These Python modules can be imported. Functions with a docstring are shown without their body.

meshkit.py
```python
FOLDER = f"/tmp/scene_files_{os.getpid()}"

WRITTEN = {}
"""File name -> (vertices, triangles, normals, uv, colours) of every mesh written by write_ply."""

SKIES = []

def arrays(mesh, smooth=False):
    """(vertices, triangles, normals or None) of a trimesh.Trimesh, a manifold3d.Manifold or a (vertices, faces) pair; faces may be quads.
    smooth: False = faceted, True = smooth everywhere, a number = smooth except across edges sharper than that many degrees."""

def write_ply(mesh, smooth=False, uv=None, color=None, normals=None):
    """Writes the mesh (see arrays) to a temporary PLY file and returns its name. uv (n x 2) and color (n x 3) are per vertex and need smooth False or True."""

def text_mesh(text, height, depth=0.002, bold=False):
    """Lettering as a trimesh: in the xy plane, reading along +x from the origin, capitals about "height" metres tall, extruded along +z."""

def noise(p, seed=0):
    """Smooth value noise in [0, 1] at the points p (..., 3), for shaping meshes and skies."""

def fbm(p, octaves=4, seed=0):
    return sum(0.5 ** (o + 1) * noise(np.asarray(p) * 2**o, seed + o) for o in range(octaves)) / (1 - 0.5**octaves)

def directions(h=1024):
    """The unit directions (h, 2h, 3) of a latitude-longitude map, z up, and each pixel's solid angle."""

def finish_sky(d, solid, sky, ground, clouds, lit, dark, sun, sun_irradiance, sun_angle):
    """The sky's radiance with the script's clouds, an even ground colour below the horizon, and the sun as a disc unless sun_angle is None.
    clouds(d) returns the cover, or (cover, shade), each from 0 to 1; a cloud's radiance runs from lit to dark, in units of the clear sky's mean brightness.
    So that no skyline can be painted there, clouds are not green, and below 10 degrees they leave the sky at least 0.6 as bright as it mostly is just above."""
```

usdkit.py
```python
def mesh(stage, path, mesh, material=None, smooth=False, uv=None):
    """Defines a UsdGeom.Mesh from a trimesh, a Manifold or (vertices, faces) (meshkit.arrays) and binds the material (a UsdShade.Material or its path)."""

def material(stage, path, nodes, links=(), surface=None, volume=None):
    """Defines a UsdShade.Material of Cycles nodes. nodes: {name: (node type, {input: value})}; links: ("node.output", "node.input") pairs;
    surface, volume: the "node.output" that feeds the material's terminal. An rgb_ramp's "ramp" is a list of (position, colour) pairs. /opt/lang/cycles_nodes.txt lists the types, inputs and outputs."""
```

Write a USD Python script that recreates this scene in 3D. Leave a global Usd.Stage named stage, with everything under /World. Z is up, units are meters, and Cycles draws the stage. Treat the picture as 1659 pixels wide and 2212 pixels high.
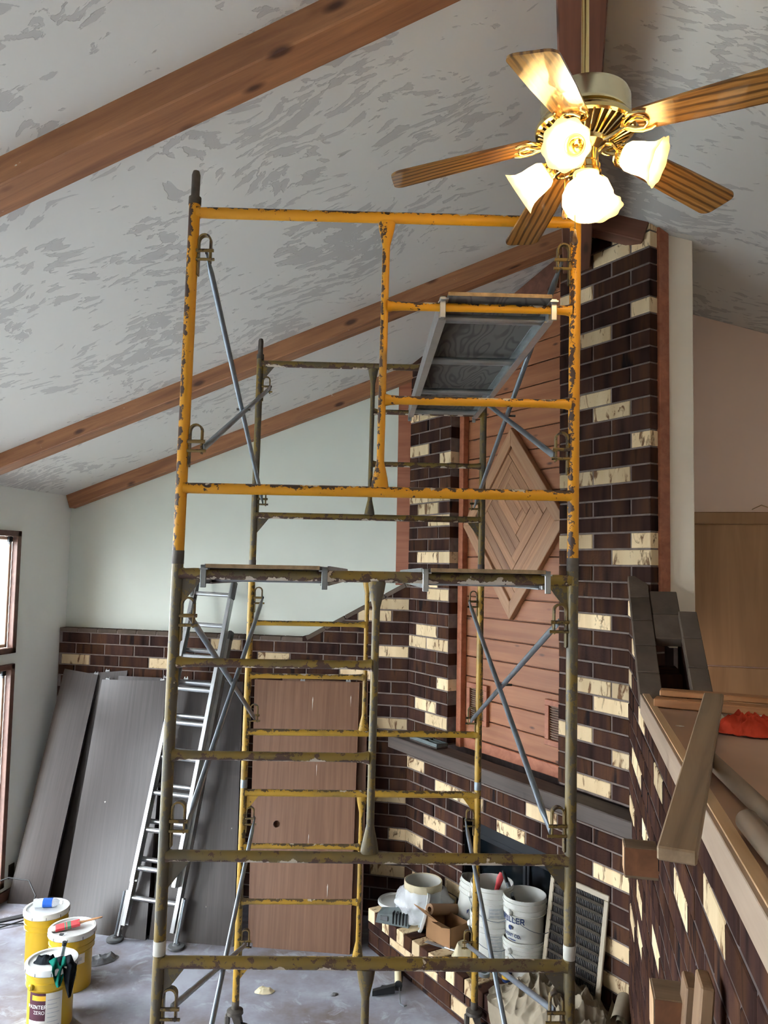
import math, random
import numpy as np, trimesh
from shapely.geometry import Polygon, box as sbox
from pxr import Usd, UsdGeom, UsdLux, UsdShade, Gf, Sdf, Vt
import usdkit, meshkit

rng = random.Random(7)
PI = math.pi
stage = Usd.Stage.CreateInMemory()
UsdGeom.SetStageUpAxis(stage, 'Z'); UsdGeom.SetStageMetersPerUnit(stage, 1.0)
UsdGeom.Xform.Define(stage, '/World'); UsdGeom.Scope.Define(stage, '/World/Looks')
A = np.array

# ---------------------------------------------------------------- camera, sky, exposure
# room frame: x along the back wall to the right, y along the ridge into the room's depth, z up
PITCH, ROLL, YAW, FPX = .069038, .019308, .232904, 1700.0
CAM = A([0, 0, 2.95])
_h = A([-math.sin(YAW), math.cos(YAW), 0]); _r = A([math.cos(YAW), math.sin(YAW), 0]); _u = A([0, 0, 1.0])
FW = math.cos(PITCH) * _h + math.sin(PITCH) * _u
_up = -math.sin(PITCH) * _h + math.cos(PITCH) * _u
RT = math.cos(ROLL) * _r + math.sin(ROLL) * _up
UP = -math.sin(ROLL) * _r + math.cos(ROLL) * _up
cam = UsdGeom.Camera.Define(stage, '/World/camera')
cam.CreateHorizontalApertureAttr(36.0); cam.CreateVerticalApertureAttr(36.0 * 2212 / 1659)
cam.CreateFocalLengthAttr(FPX * 36.0 / 1659); cam.CreateClippingRangeAttr((.05, 500))
cam.AddTransformOp().Set(Gf.Matrix4d(*RT, 0, *UP, 0, *(-FW), 0, *CAM, 1))
cam.CreateExposureAttr(.9)
SKY = 5.0
dome = UsdLux.DomeLight.Define(stage, '/World/sky')
dome.CreateIntensityAttr(SKY); dome.CreateColorAttr(Gf.Vec3f(.92, .96, 1.02))
BULB = 44.0

# ---------------------------------------------------------------- materials
LK = {}
def mat(name, nodes, links=(), surface='p.BSDF', volume=None):
    LK[name] = usdkit.material(stage, '/World/Looks/' + name, nodes, links, surface, volume); return name
def lin(h):
    c = [int(h[i:i + 2], 16) / 255 for i in (0, 2, 4)]
    return tuple(x / 12.92 if x <= .04045 else ((x + .055) / 1.055) ** 2.4 for x in c)
def plain(name, col, rough=.5, metal=0.0, var=.12, scale=6.0, bump=0.0, bscale=60.0, **kw):
    """A surface colour with soft noise in tone, and an optional fine relief."""
    c = lin(col) if isinstance(col, str) else col
    n = {'g': ('texture_coordinate', {}), 'n': ('noise_texture', {'scale': scale, 'detail': 4.0}),
         'r': ('rgb_ramp', {'ramp': [(.25, tuple(x * (1 - var) for x in c)), (.75, tuple(min(1, x * (1 + var)) for x in c))]}),
         'p': ('diffuse_bsdf', {}) if rough >= .8 else ('principled_bsdf', {'roughness': rough, 'metallic': metal, **kw})}
    l = [('g.object', 'n.vector'), ('n.fac', 'r.fac'), ('r.color', 'p.color' if rough >= .8 else 'p.base_color')]
    if bump:
        n['n2'] = ('noise_texture', {'scale': bscale, 'detail': 3.0}); n['b'] = ('bump', {'strength': bump, 'distance': .01})
        l += [('g.object', 'n2.vector'), ('n2.fac', 'b.height'), ('b.normal', 'p.normal')]
    return mat(name, n, l)
def wood(name, c1, c2, grain=(1.2, 28, 28), rough=.55, knots=None, knot_scale=(1.6, 5, 5), knot_r=.12, rand=.25, bump=.15, ring=0.0, splat=0.0, **kw):
    """Grain runs along the object's x axis."""
    a, b = lin(c1), lin(c2)
    n = {'g': ('texture_coordinate', {}), 'm': ('mapping', {'scale': grain}), 'oi': ('object_info', {}),
         'off': ('vector_math', {'math_type': 'add'}), 'w': ('white_noise_texture', {'dimensions': '1D'}),
         'n': ('noise_texture', {'scale': 1.0, 'detail': 6.0, 'roughness': .6, 'distortion': .6}),
         'r': ('rgb_ramp', {'ramp': [(.3, a), (.7, b)]}),
         'v': ('math', {'math_type': 'multiply_add', 'value2': rand * 2, 'value3': 1 - rand}),
         'mul': ('mix', {'mix_type': 'multiply', 'fac': 1.0}), 'p': ('principled_bsdf', {'roughness': rough, **kw}),
         'b': ('bump', {'strength': bump, 'distance': .004})}
    l = [('g.object', 'off.vector1'), ('oi.random', 'w.w'), ('w.color', 'off.vector2'), ('off.vector', 'm.vector'), ('m.vector', 'n.vector'), ('n.fac', 'r.fac'),
         ('oi.random', 'v.value1'), ('r.color', 'mul.color1'), ('v.value', 'mul.color2'), ('n.fac', 'b.height'), ('b.normal', 'p.normal')]
    out = 'mul.color'
    if ring:
        n['wv'] = ('wave_texture', {'wave_type': 'rings', 'rings_direction': 'x', 'scale': ring, 'distortion': 1.6, 'detail': 2.0, 'detail_scale': .7})
        n['wm'] = ('mapping', {'scale': (22, 22, 22), 'rotation': (0, .13, .02), 'location': (0, .25, .1)})
        n['wr'] = ('rgb_ramp', {'ramp': [(.0, (.2, .16, .12)), (.22, (.5, .45, .4)), (.4, (1, 1, 1))]})
        n['mu2'] = ('mix', {'mix_type': 'multiply', 'fac': .85})
        l += [('off.vector', 'wm.vector'), ('wm.vector', 'wv.vector'), ('wv.fac', 'wr.fac'), (out, 'mu2.color1'), ('wr.color', 'mu2.color2')]
        out = 'mu2.color'
    if knots:
        n['km'] = ('mapping', {'scale': knot_scale}); n['k'] = ('voronoi_texture', {'scale': 1.0, 'feature': 'f1'})
        n['kr'] = ('rgb_ramp', {'ramp': [(knot_r * .45, (1, 1, 1)), (knot_r, (0, 0, 0))]})
        n['mk'] = ('mix', {'mix_type': 'mix', 'color2': lin(knots)})
        l += [('off.vector', 'km.vector'), ('km.vector', 'k.vector'), ('k.distance', 'kr.fac'), ('kr.color', 'mk.fac'), (out, 'mk.color1')]
        out = 'mk.color'
    if splat:
        n['sn'] = ('noise_texture', {'scale': 9.0, 'detail': 5.0, 'roughness': .7}); n['sr'] = ('rgb_ramp', {'ramp': [(splat, (0, 0, 0)), (splat + .02, (1, 1, 1))]})
        n['ms'] = ('mix', {'mix_type': 'mix', 'color2': lin('c9c4b6')})
        l += [('off.vector', 'sn.vector'), ('sn.fac', 'sr.fac'), ('sr.color', 'ms.fac'), (out, 'ms.color1')]
        out = 'ms.color'
    l.append((out, 'p.base_color'))
    return mat(name, n, l)
def chipped(name, paint, chip, amount, grime=.0, worn=(0, 0, 1), rough=.42, splat=.70, wornw=.10):
    """Enamel paint on steel tube: chipped where it is worn (the side that faces `worn`), flecked with white drips, dirty by `grime`."""
    n = {'g': ('geometry', {}), 'n': ('noise_texture', {'scale': 24.0, 'detail': 6.0, 'roughness': .7}),
         'dp': ('vector_math', {'math_type': 'dot_product', 'vector2': worn}), 'ab': ('map_range', {'from_min': .45, 'from_max': .98, 'to_min': 0.0, 'to_max': wornw, 'clamp': True}),
         'ad': ('math', {'math_type': 'add'}), 'cr': ('rgb_ramp', {'ramp': [(amount, (0, 0, 0)), (amount + .012, (1, 1, 1))]}),
         'gn': ('noise_texture', {'scale': 5.0, 'detail': 5.0}), 'gr': ('rgb_ramp', {'ramp': [(.62 - grime, (0, 0, 0)), (.95 - grime, (1, 1, 1))]}),
         'mg': ('mix', {'mix_type': 'mix', 'color1': lin(paint), 'color2': lin('5a5340')}), 'mc': ('mix', {'mix_type': 'mix', 'color2': lin(chip)}),
         'sn': ('noise_texture', {'scale': 13.0, 'detail': 4.0, 'roughness': .6}), 'sa': ('math', {'math_type': 'add'}), 'sr': ('rgb_ramp', {'ramp': [(splat, (0, 0, 0)), (splat + .015, (1, 1, 1))]}),
         'ms': ('mix', {'mix_type': 'mix', 'color2': lin('cbbfae')}),
         'b': ('bump', {'strength': .35, 'distance': .002, 'invert': True}), 'p': ('principled_bsdf', {'roughness': rough})}
    l = [('g.position', 'n.vector'), ('g.normal', 'dp.vector1'), ('dp.value', 'ab.value'), ('n.fac', 'ad.value1'), ('ab.result', 'ad.value2'), ('ad.value', 'cr.fac'),
         ('g.position', 'gn.vector'), ('gn.fac', 'gr.fac'), ('gr.color', 'mg.fac'), ('mg.color', 'mc.color1'), ('cr.color', 'mc.fac'),
         ('g.position', 'sn.vector'), ('sn.fac', 'sa.value1'), ('ab.result', 'sa.value2'), ('sa.value', 'sr.fac'), ('sr.color', 'ms.fac'), ('mc.color', 'ms.color1'), ('ms.color', 'p.base_color'),
         ('cr.color', 'b.height'), ('b.normal', 'p.normal')]
    return mat(name, n, l)

def plaster(name, c_hi, c_lo, strength, cover=.5):
    """Skip-trowelled plaster: short ragged strokes in patches, smooth between them."""
    n = {'g': ('geometry', {}), 'm': ('mapping', {'scale': (9.0, 21.0, 9.0), 'rotation': (0, 0, .35)}),
         'dn': ('noise_texture', {'scale': 1.3, 'detail': 1.5}), 'dm': ('vector_math', {'math_type': 'multiply_add', 'vector2': (.55, .55, .55)}),
         'n': ('noise_texture', {'scale': 1.0, 'detail': 4.0, 'roughness': .55, 'distortion': .35}),
         'mk': ('noise_texture', {'scale': 1.4, 'detail': 3.0, 'roughness': .6}), 'ad': ('math', {'math_type': 'multiply_add', 'value2': 1.0, 'value3': -.52}), 'su': ('math', {'math_type': 'add'}),
         'r': ('rgb_ramp', {'ramp': [(cover + .06, (1, 1, 1)), (cover + .085, (0, 0, 0))]}),
         'c': ('mix', {'mix_type': 'mix', 'color1': lin(c_lo), 'color2': lin(c_hi)}),
         'b': ('bump', {'strength': strength, 'distance': .006}), 'p': ('diffuse_bsdf', {})}
    l = [('g.position', 'dn.vector'), ('g.position', 'dm.vector3'), ('dn.color', 'dm.vector1'), ('dm.vector', 'm.vector'), ('m.vector', 'n.vector'), ('g.position', 'mk.vector'),
         ('mk.fac', 'ad.value1'), ('n.fac', 'su.value1'), ('ad.value', 'su.value2'), ('su.value', 'r.fac'), ('r.color', 'c.fac'), ('c.color', 'p.color'), ('r.color', 'b.height'), ('b.normal', 'p.normal')]
    return mat(name, n, l)
plaster('ceiling_plaster', 'd3d1cb', 'bcbab6', .4)
plain('wall_white', 'cfd4ca', .85, var=.02, scale=2.5)
plain('wall_grey', 'e8ebe6', .85, var=.03, scale=2.0)
plain('wall_cream', 'e6dccb', .85, var=.03)
plain('wall_loft', 'efd6c6', .85, var=.05, scale=1.2)
plain('mortar', '776c67', .95, var=.25, scale=18)
plain('mortar_dark', '5c5250', .95, var=.25, scale=18)
def brickmat(name, stops, vein, rough=.75):
    n = {'g': ('geometry', {}), 'm': ('mapping', {'scale': (9, 9, 1.3)}), 'oi': ('object_info', {}), 'w': ('white_noise_texture', {'dimensions': '1D'}),
         'sc': ('vector_math', {'math_type': 'multiply_add', 'vector2': (7, 7, 7)}),
         'n': ('noise_texture', {'scale': 1.0, 'detail': 3.0, 'roughness': .5}), 'n2': ('noise_texture', {'scale': 60.0, 'detail': 4.0}),
         'r': ('rgb_ramp', {'ramp': stops}), 'v': ('math', {'math_type': 'multiply_add', 'value2': .5, 'value3': .75}),
         'mu': ('mix', {'mix_type': 'multiply', 'fac': 1.0}), 'b': ('bump', {'strength': .4, 'distance': .004}), 'p': ('diffuse_bsdf', {})}
    l = [('oi.random', 'w.w'), ('w.color', 'sc.vector1'), ('g.position', 'sc.vector3'), ('sc.vector', 'm.vector'), ('m.vector', 'n.vector'), ('n.fac', 'r.fac'), ('oi.random', 'v.value1'),
         ('r.color', 'mu.color1'), ('v.value', 'mu.color2'), ('g.position', 'n2.vector'), ('n2.fac', 'b.height'), ('b.normal', 'p.normal')]
    out = 'mu.color'
    if vein:
        n['vm'] = ('mapping', {'scale': (13, 13, 5), 'rotation': (.3, .4, 0)}); n['vn'] = ('noise_texture', {'scale': 1.0, 'detail': 5.0, 'roughness': .62, 'distortion': 1.2})
        n['vr'] = ('rgb_ramp', {'ramp': [(.55, (0, 0, 0)), (.64, (.9, .9, .9))]}); n['mv'] = ('mix', {'mix_type': 'mix', 'color2': lin(vein)})
        l += [('sc.vector', 'vm.vector'), ('vm.vector', 'vn.vector'), ('vn.fac', 'vr.fac'), ('vr.color', 'mv.fac'), (out, 'mv.color1')]; out = 'mv.color'
    l.append((out, 'p.color'))
    return mat(name, n, l)
brickmat('brick_dark', [(.25, lin('241d1b')), (.42, lin('38291f' if 0 else '3a2a27')), (.5, lin('422f29')), (.62, lin('4e3629')), (.7, lin('262122'))], None)
brickmat('brick_cream', [(.3, lin('cdb48e')), (.7, lin('e0cba6'))], '63432f')
brickmat('brick_cap', [(.3, lin('574d45')), (.7, lin('675b51'))], None, .8)
wood('beam_wood', '7d5238', 'a9754e', grain=(1.6, 22, 22), rough=.6, knots='4a2a1c', knot_scale=(3.2, 8, 8), knot_r=.2, rand=.1, splat=.70)
wood('beam_dark', '5a382a', '7a5040', grain=(.9, 16, 16), rough=.6, knots='2e1a14', knot_scale=(1.7, 9, 9), knot_r=.2, rand=.08)
wood('pine_board', '855032', 'a26a46', grain=(1.0, 18, 18), rough=.5, knots='4a2a1c', knot_scale=(3.2, 9, 9), knot_r=.13, rand=.14)
wood('pine_trim', '8f5238', 'ad6d50', grain=(1.0, 20, 20), rough=.5, rand=.1)
wood('cedar_frame', '946a4a', 'ae8664', grain=(1.2, 26, 26), rough=.5, rand=.12)
wood('cedar_slat', '82573a', 'a87c58', grain=(1.4, 26, 26), rough=.5, rand=.3)
wood('mantel_wood', '3d3431', '50463f', grain=(.8, 22, 22), rough=.7, rand=.05, knots='352a26', knot_scale=(1.2, 8, 8), knot_r=.13)
wood('door_dark', '3a3534', '484341', grain=(1.5, 50, 50), rough=.34, rand=.08, bump=.02)
wood('door_brown', '6a4a38', '82604a', grain=(1.2, 36, 36), rough=.36, rand=.06, bump=.03)
wood('lumber_raw', 'ba946c', 'd0b088', grain=(1.0, 24, 24), rough=.65, rand=.1)
wood('lumber_old', '775b42', '927558', grain=(1.0, 24, 24), rough=.7, rand=.15, splat=.72)
wood('lumber_weathered', '7b654e', '9a8266', grain=(1.0, 18, 18), rough=.75, rand=.1, splat=.7)
wood('lumber_orange', '94623c', 'b07e52', grain=(1.0, 24, 24), rough=.65, rand=.1)
wood('board_primed', '99836f', 'ad9884', grain=(.7, 16, 16), rough=.6, rand=.04)
wood('stub_wood', '6e5a44', '8a755e', grain=(3, 26, 26), rough=.7, rand=.1)
wood('stub_end', '5e3c26', '86583a', grain=(9, 9, 9), rough=.7, rand=.1)
wood('loft_panel', '9c7650', 'b89268', grain=(6, 6, .6), rough=.5, rand=.05, bump=.03)
wood('blade_oak', '7e5624', 'b0834a', grain=(2.5, 70, 70), rough=.3, ring=.55, rand=.0, bump=.0, coat_weight=1.0, coat_roughness=.03)
wood('window_wood', '5a4038', '755548', grain=(10, 10, 10), rough=.5, rand=.05)
wood('stile_wood', 'b89a82', 'd0b49c', grain=(10, 10, 10), rough=.5, rand=.05)
plain('plank_ply', '6a6258', .8, var=.25, scale=9)
def plywood(name, a, b):
    n = {'g': ('texture_coordinate', {}), 'm': ('mapping', {'scale': (.8, 3.6, 1)}), 'nn': ('noise_texture', {'scale': 1.6, 'detail': 2.0}),
         'w': ('math', {'math_type': 'multiply', 'value2': 26.0}), 's': ('math', {'math_type': 'sine'}), 'r': ('rgb_ramp', {'ramp': [(.0, lin(a)), (.55, lin(b)), (1, lin(b))]}), 'mr': ('map_range', {'from_min': -1.0, 'from_max': 1.0}),
         'p': ('principled_bsdf', {'roughness': .8})}
    n['w'][1]['value2'] = 90.0
    return mat(name, n, [('g.object', 'm.vector'), ('m.vector', 'nn.vector'), ('nn.fac', 'w.value1'), ('w.value', 's.value1'), ('s.value', 'mr.value'), ('mr.result', 'r.fac'), ('r.color', 'p.base_color')])
plywood('ply_under', '4c4a46', '66635e')
plain('ply_edge', '9a8468', .8, var=.35, scale=30)
YEL, OLV, CHP = 'd9981c', '80692a', '46322a'
chipped('paint_yellow_bar', YEL, CHP, .635, .0, (.0, -.45, .9), wornw=.17, splat=.735); chipped('paint_yellow_post', YEL, CHP, .655, .0, (-.55, -.83, 0), wornw=.19, splat=.9)
chipped('paint_olive_bar', OLV, '4e382e', .555, .22, (0, -.35, -.94), wornw=.14, splat=.665); chipped('paint_olive_post', OLV, '565044', .585, .26, (.7, -.7, 0), wornw=.16, splat=.88)
chipped('paint_mustard_bar', 'b28c2e', '54442c', .62, .12, (0, -.3, .95), wornw=.16, splat=.76); chipped('paint_mustard_post', 'b08a30', '5a4c30', .62, .12, (.9, -.4, 0), wornw=.16, splat=.9)
chipped('lock_metal', '75602f', '3c3128', .55, .15, splat=.85)
plain('pin_metal', '5b5650', .55, .55, var=.3, scale=25)
plain('galvanised', '8d97a0', .38, .75, var=.15, scale=18)
plain('aluminium', 'b4b8ba', .34, .8, var=.12, scale=14)
plain('aluminium_dull', '8b8f92', .45, .7, var=.2, scale=14)
plain('white_paint_spot', 'e0dcd2', .6); plain('rubber', '2a2a2c', .7); plain('rubber_grey', '5c5f60', .7, var=.2)
plain('black_metal', '1d2126', .4, .3, var=.2); plain('dark_glass', '0c1216', .12)
plain('vent_slat', '6f5a44', .5); plain('grille_frame', 'a0947f', .45, var=.1); plain('grille_slat', '4e473e', .5, var=.15)
mat('brass', {'p': ('principled_bsdf', {'base_color': (.83, .66, .30), 'metallic': 1.0, 'roughness': .13})})
mat('brass_pale', {'p': ('principled_bsdf', {'base_color': (.80, .72, .48), 'metallic': 1.0, 'roughness': .2})})
plain('brass_dark', '3a2c14', .4, .6)
mat('shade_glass', {'d': ('principled_bsdf', {'base_color': (.95, .86, .66), 'roughness': .25}), 't': ('translucent_bsdf', {'color': (1.0, .9, .7)}), 'm': ('mix_closure', {'fac': .72})},
    [('d.BSDF', 'm.closure1'), ('t.BSDF', 'm.closure2')], 'm.closure')
plain('bucket_yellow', 'bb9a1e', .35, var=.06, scale=4); plain('lid_white', 'd2d4d2', .4, var=.04); plain('bucket_white', 'c9cac4', .4, var=.05, scale=5)
plain('bucket_inside', 'bdbcb4', .6, var=.1); plain('label_white', 'cfcdc4', .6, var=.03); plain('label_maroon', '4a2030', .5, var=.05); plain('label_yellow', 'd8a92a', .5); plain('label_grey', 'a9adae', .6, var=.2, scale=40)
plain('ink_blue', '1f3566', .5, var=.02); plain('ink_white', 'f0eeea', .5, var=.02); plain('ink_red', 'b83040', .5)
plain('bottle_blue', '1f5fc4', .35, var=.25, scale=20)
mat('clear_plastic', {'t': ('transparent_bsdf', {'color': (.93, .95, .97)}), 'g': ('glossy_bsdf', {'roughness': .03}), 'f': ('layer_weight', {'blend': .5}), 'q': ('math', {'math_type': 'power', 'value2': 4.0}), 'k': ('math', {'math_type': 'multiply_add', 'value2': .5, 'value3': .03}), 'm': ('mix_closure', {})}, [('f.facing', 'q.value1'), ('q.value', 'k.value1'), ('k.value', 'm.fac'), ('t.BSDF', 'm.closure1'), ('g.BSDF', 'm.closure2')], 'm.closure')
mat('plastic_film', {'t': ('transparent_bsdf', {'color': (.9, .93, .96)}), 'g': ('principled_bsdf', {'base_color': (.8, .83, .86), 'roughness': .18}), 'm': ('mix_closure', {'fac': .55})}, [('t.BSDF', 'm.closure1'), ('g.BSDF', 'm.closure2')], 'm.closure')
mat('window_pane', {'t': ('transparent_bsdf', {'color': (.96, .97, .97)}), 'g': ('glossy_bsdf', {'roughness': .03}), 'f': ('layer_weight', {'blend': .5}), 'q': ('math', {'math_type': 'power', 'value2': 4.0}), 'k': ('math', {'math_type': 'multiply_add', 'value2': .5, 'value3': .03}), 'm': ('mix_closure', {})}, [('f.facing', 'q.value1'), ('q.value', 'k.value1'), ('k.value', 'm.fac'), ('t.BSDF', 'm.closure1'), ('g.BSDF', 'm.closure2')], 'm.closure')
plain('cloth_canvas', '8d8372', .95, var=.2, scale=7); plain('cloth_black', '24282c', .9, var=.4, scale=25); plain('cloth_teal', '1d6a5c', .9, var=.3, scale=25); plain('cloth_grey', '6e7072', .95, var=.3, scale=25)
plain('cloth_red', 'b8412e', .9, var=.25, scale=14); plain('cardboard', '8f6e50', .8, var=.1); plain('kraft_paper', '947354', .75, var=.06); plain('tube_card', '75624e', .7, var=.2, scale=5)
plain('tool_black', '23272a', .5, var=.2); plain('tool_grey', '5a6464', .5, var=.25, scale=20); plain('paper_scrap', 'd9cfae', .8, var=.1); plain('tape_cream', 'b9af92', .7)
plain('brush_red', 'c03a40', .5, var=.08, scale=30); plain('brush_wood', 'b98a62', .5); plain('brush_green', '3f7a5c', .5); plain('outlet_bronze', '3c3226', .5); plain('outlet_face', 'b9b3a6', .5); plain('rag_green', '2a4f46', .9)
def concrete():
    n = {'g': ('geometry', {}), 'a': ('noise_texture', {'scale': 1.6, 'detail': 5.0, 'roughness': .65}), 'b1': ('noise_texture', {'scale': 5.0, 'detail': 6.0, 'roughness': .65, 'distortion': .7}), 'c1': ('noise_texture', {'scale': 28.0, 'detail': 3.0}),
         'r': ('rgb_ramp', {'ramp': [(.3, lin('7a6e68')), (.5, lin('90909a')), (.64, lin('a2a6b0'))]}), 'r2': ('rgb_ramp', {'ramp': [(.55, (0, 0, 0)), (.66, (.9, .9, .9))]}), 'r3': ('rgb_ramp', {'ramp': [(.73, (0, 0, 0)), (.75, (1, 1, 1))]}),
         'm1': ('mix', {'mix_type': 'mix', 'color2': lin('a9aeb8')}), 'm2': ('mix', {'mix_type': 'mix', 'color2': lin('c4c5c6')}), 'bp': ('bump', {'strength': .15, 'distance': .004}), 'p': ('diffuse_bsdf', {})}
    return mat('floor_slab', n, [('g.position', 'a.vector'), ('g.position', 'b1.vector'), ('g.position', 'c1.vector'), ('a.fac', 'r.fac'), ('b1.fac', 'r2.fac'), ('c1.fac', 'r3.fac'), ('r.color', 'm1.color1'), ('r2.color', 'm1.fac'),
                                 ('m1.color', 'm2.color1'), ('r3.color', 'm2.fac'), ('m2.color', 'p.color'), ('b1.fac', 'bp.height'), ('bp.normal', 'p.normal')])
concrete()
plain('loft_board', 'ac8a72', .7, var=.12, scale=2.5); plain('snow_ground', 'aab0b0', .9)

# ---------------------------------------------------------------- mesh helpers
def unit(v): v = A(v, float); return v / np.linalg.norm(v)
def frame(o, x, y=None, z=None):
    """4x4 with origin o, x axis x, and y (or z) as near as can be to the given direction."""
    x = unit(x)
    if z is None and y is None: z = (0, 0, 1) if abs(x[2]) < .95 else (0, 1, 0)
    if z is not None: y = unit(np.cross(z, x)); z = np.cross(x, y)
    else: z = unit(np.cross(x, y)); y = np.cross(z, x)
    m = np.eye(4); m[:3, 0], m[:3, 1], m[:3, 2], m[:3, 3] = x, y, z, o; return m
class MB:
    def __init__(s): s.v, s.f, s.n = [], [], 0
    def add(s, v, f, m=None):
        v = A(v, float).reshape(-1, 3); f = np.asarray(f, int)
        if f.ndim == 2 and f.shape[1] == 4: f = np.vstack([f[:, [0, 1, 2]], f[:, [0, 2, 3]]])
        if m is not None:
            v = v @ m[:3, :3].T + m[:3, 3]
            if np.linalg.det(m[:3, :3]) < 0: f = f[:, ::-1]
        s.v.append(v); s.f.append(f + s.n); s.n += len(v); return s
    def mesh(s, t, m=None): return s.add(t.vertices, t.faces, m)
    def box(s, lo, hi, b=0.0, m=None):
        lo, hi = A(lo, float), A(hi, float); lo, hi = np.minimum(lo, hi), np.maximum(lo, hi)
        b = min(b, *((hi - lo) * .45))
        if b <= 0:
            t = trimesh.creation.box(hi - lo); return s.add(t.vertices + (lo + hi) / 2, t.faces, m)
        pts = []
        for ax in range(3):
            for c in np.ndindex(2, 2, 2):
                p = [hi[i] - b if c[i] else lo[i] + b for i in range(3)]; p[ax] = hi[ax] if c[ax] else lo[ax]; pts.append(p)
        t = trimesh.convex.convex_hull(A(pts)); return s.add(t.vertices, t.faces, m)
    def hull(s, pts, m=None):
        t = trimesh.convex.convex_hull(A(pts, float)); return s.add(t.vertices, t.faces, m)
    def rings(s, rs, cap=True, closed=False, m=None):
        rs = A(rs, float); k, n = rs.shape[:2]; f = []
        for i in range(k if closed else k - 1):
            a, b = i * n, ((i + 1) % k) * n
            for j in range(n):
                j2 = (j + 1) % n; f.append((a + j, a + j2, b + j2, b + j))
        v = rs.reshape(-1, 3); f = np.asarray(f); f = np.vstack([f[:, [0, 1, 2]], f[:, [0, 2, 3]]])
        if cap and not closed:
            v = np.vstack([v, rs[0].mean(0), rs[-1].mean(0)]); c0, c1 = len(v) - 2, len(v) - 1
            f = np.vstack([f, [(c0, (j + 1) % n, j) for j in range(n)], [(c1, (k - 1) * n + j, (k - 1) * n + (j + 1) % n) for j in range(n)]])
        return s.add(v, f, m)
    def path(s, pts, r, n=10, cap=True, closed=False, flat=1.0, m=None, up=None):
        """A tube along points; r one radius or one per point; flat squeezes the section's second axis."""
        p = A(pts, float); k = len(p); r = np.broadcast_to(A(r, float), (k,))
        if not closed:                                            # long runs in short lengths
            fl0 = np.broadcast_to(A(flat, float), (k,)); q, rr, ff = [p[0]], [r[0]], [fl0[0]]
            for i in range(1, k):
                c = max(1, int(np.linalg.norm(p[i] - p[i - 1]) / .16))
                for j in range(1, c + 1): w_ = j / c; q.append(p[i - 1] + (p[i] - p[i - 1]) * w_); rr.append(r[i - 1] + (r[i] - r[i - 1]) * w_); ff.append(fl0[i - 1] + (fl0[i] - fl0[i - 1]) * w_)
            p, r, flat, k = A(q), A(rr), A(ff), len(q)
        t = (np.roll(p, -1, 0) - np.roll(p, 1, 0)) if closed else np.gradient(p, axis=0)
        t /= np.linalg.norm(t, axis=1, keepdims=True) + 1e-12
        a = unit(np.cross(t[0], up if up is not None else ((0, 0, 1) if abs(t[0][2]) < .9 else (1, 0, 0)))); out = []
        ang = np.arange(n) * 2 * PI / n
        fl = np.broadcast_to(A(flat, float), (k,))
        for i in range(k):
            a = unit(a - t[i] * (a @ t[i])); b = np.cross(t[i], a)
            out.append(p[i] + r[i] * (np.cos(ang)[:, None] * a + fl[i] * np.sin(ang)[:, None] * b))
        return s.rings(out, cap, closed, m)
    def tube(s, p0, p1, r, n=14, r1=None, m=None): return s.path([p0, p1], [r, r if r1 is None else r1], n, m=m)
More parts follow.
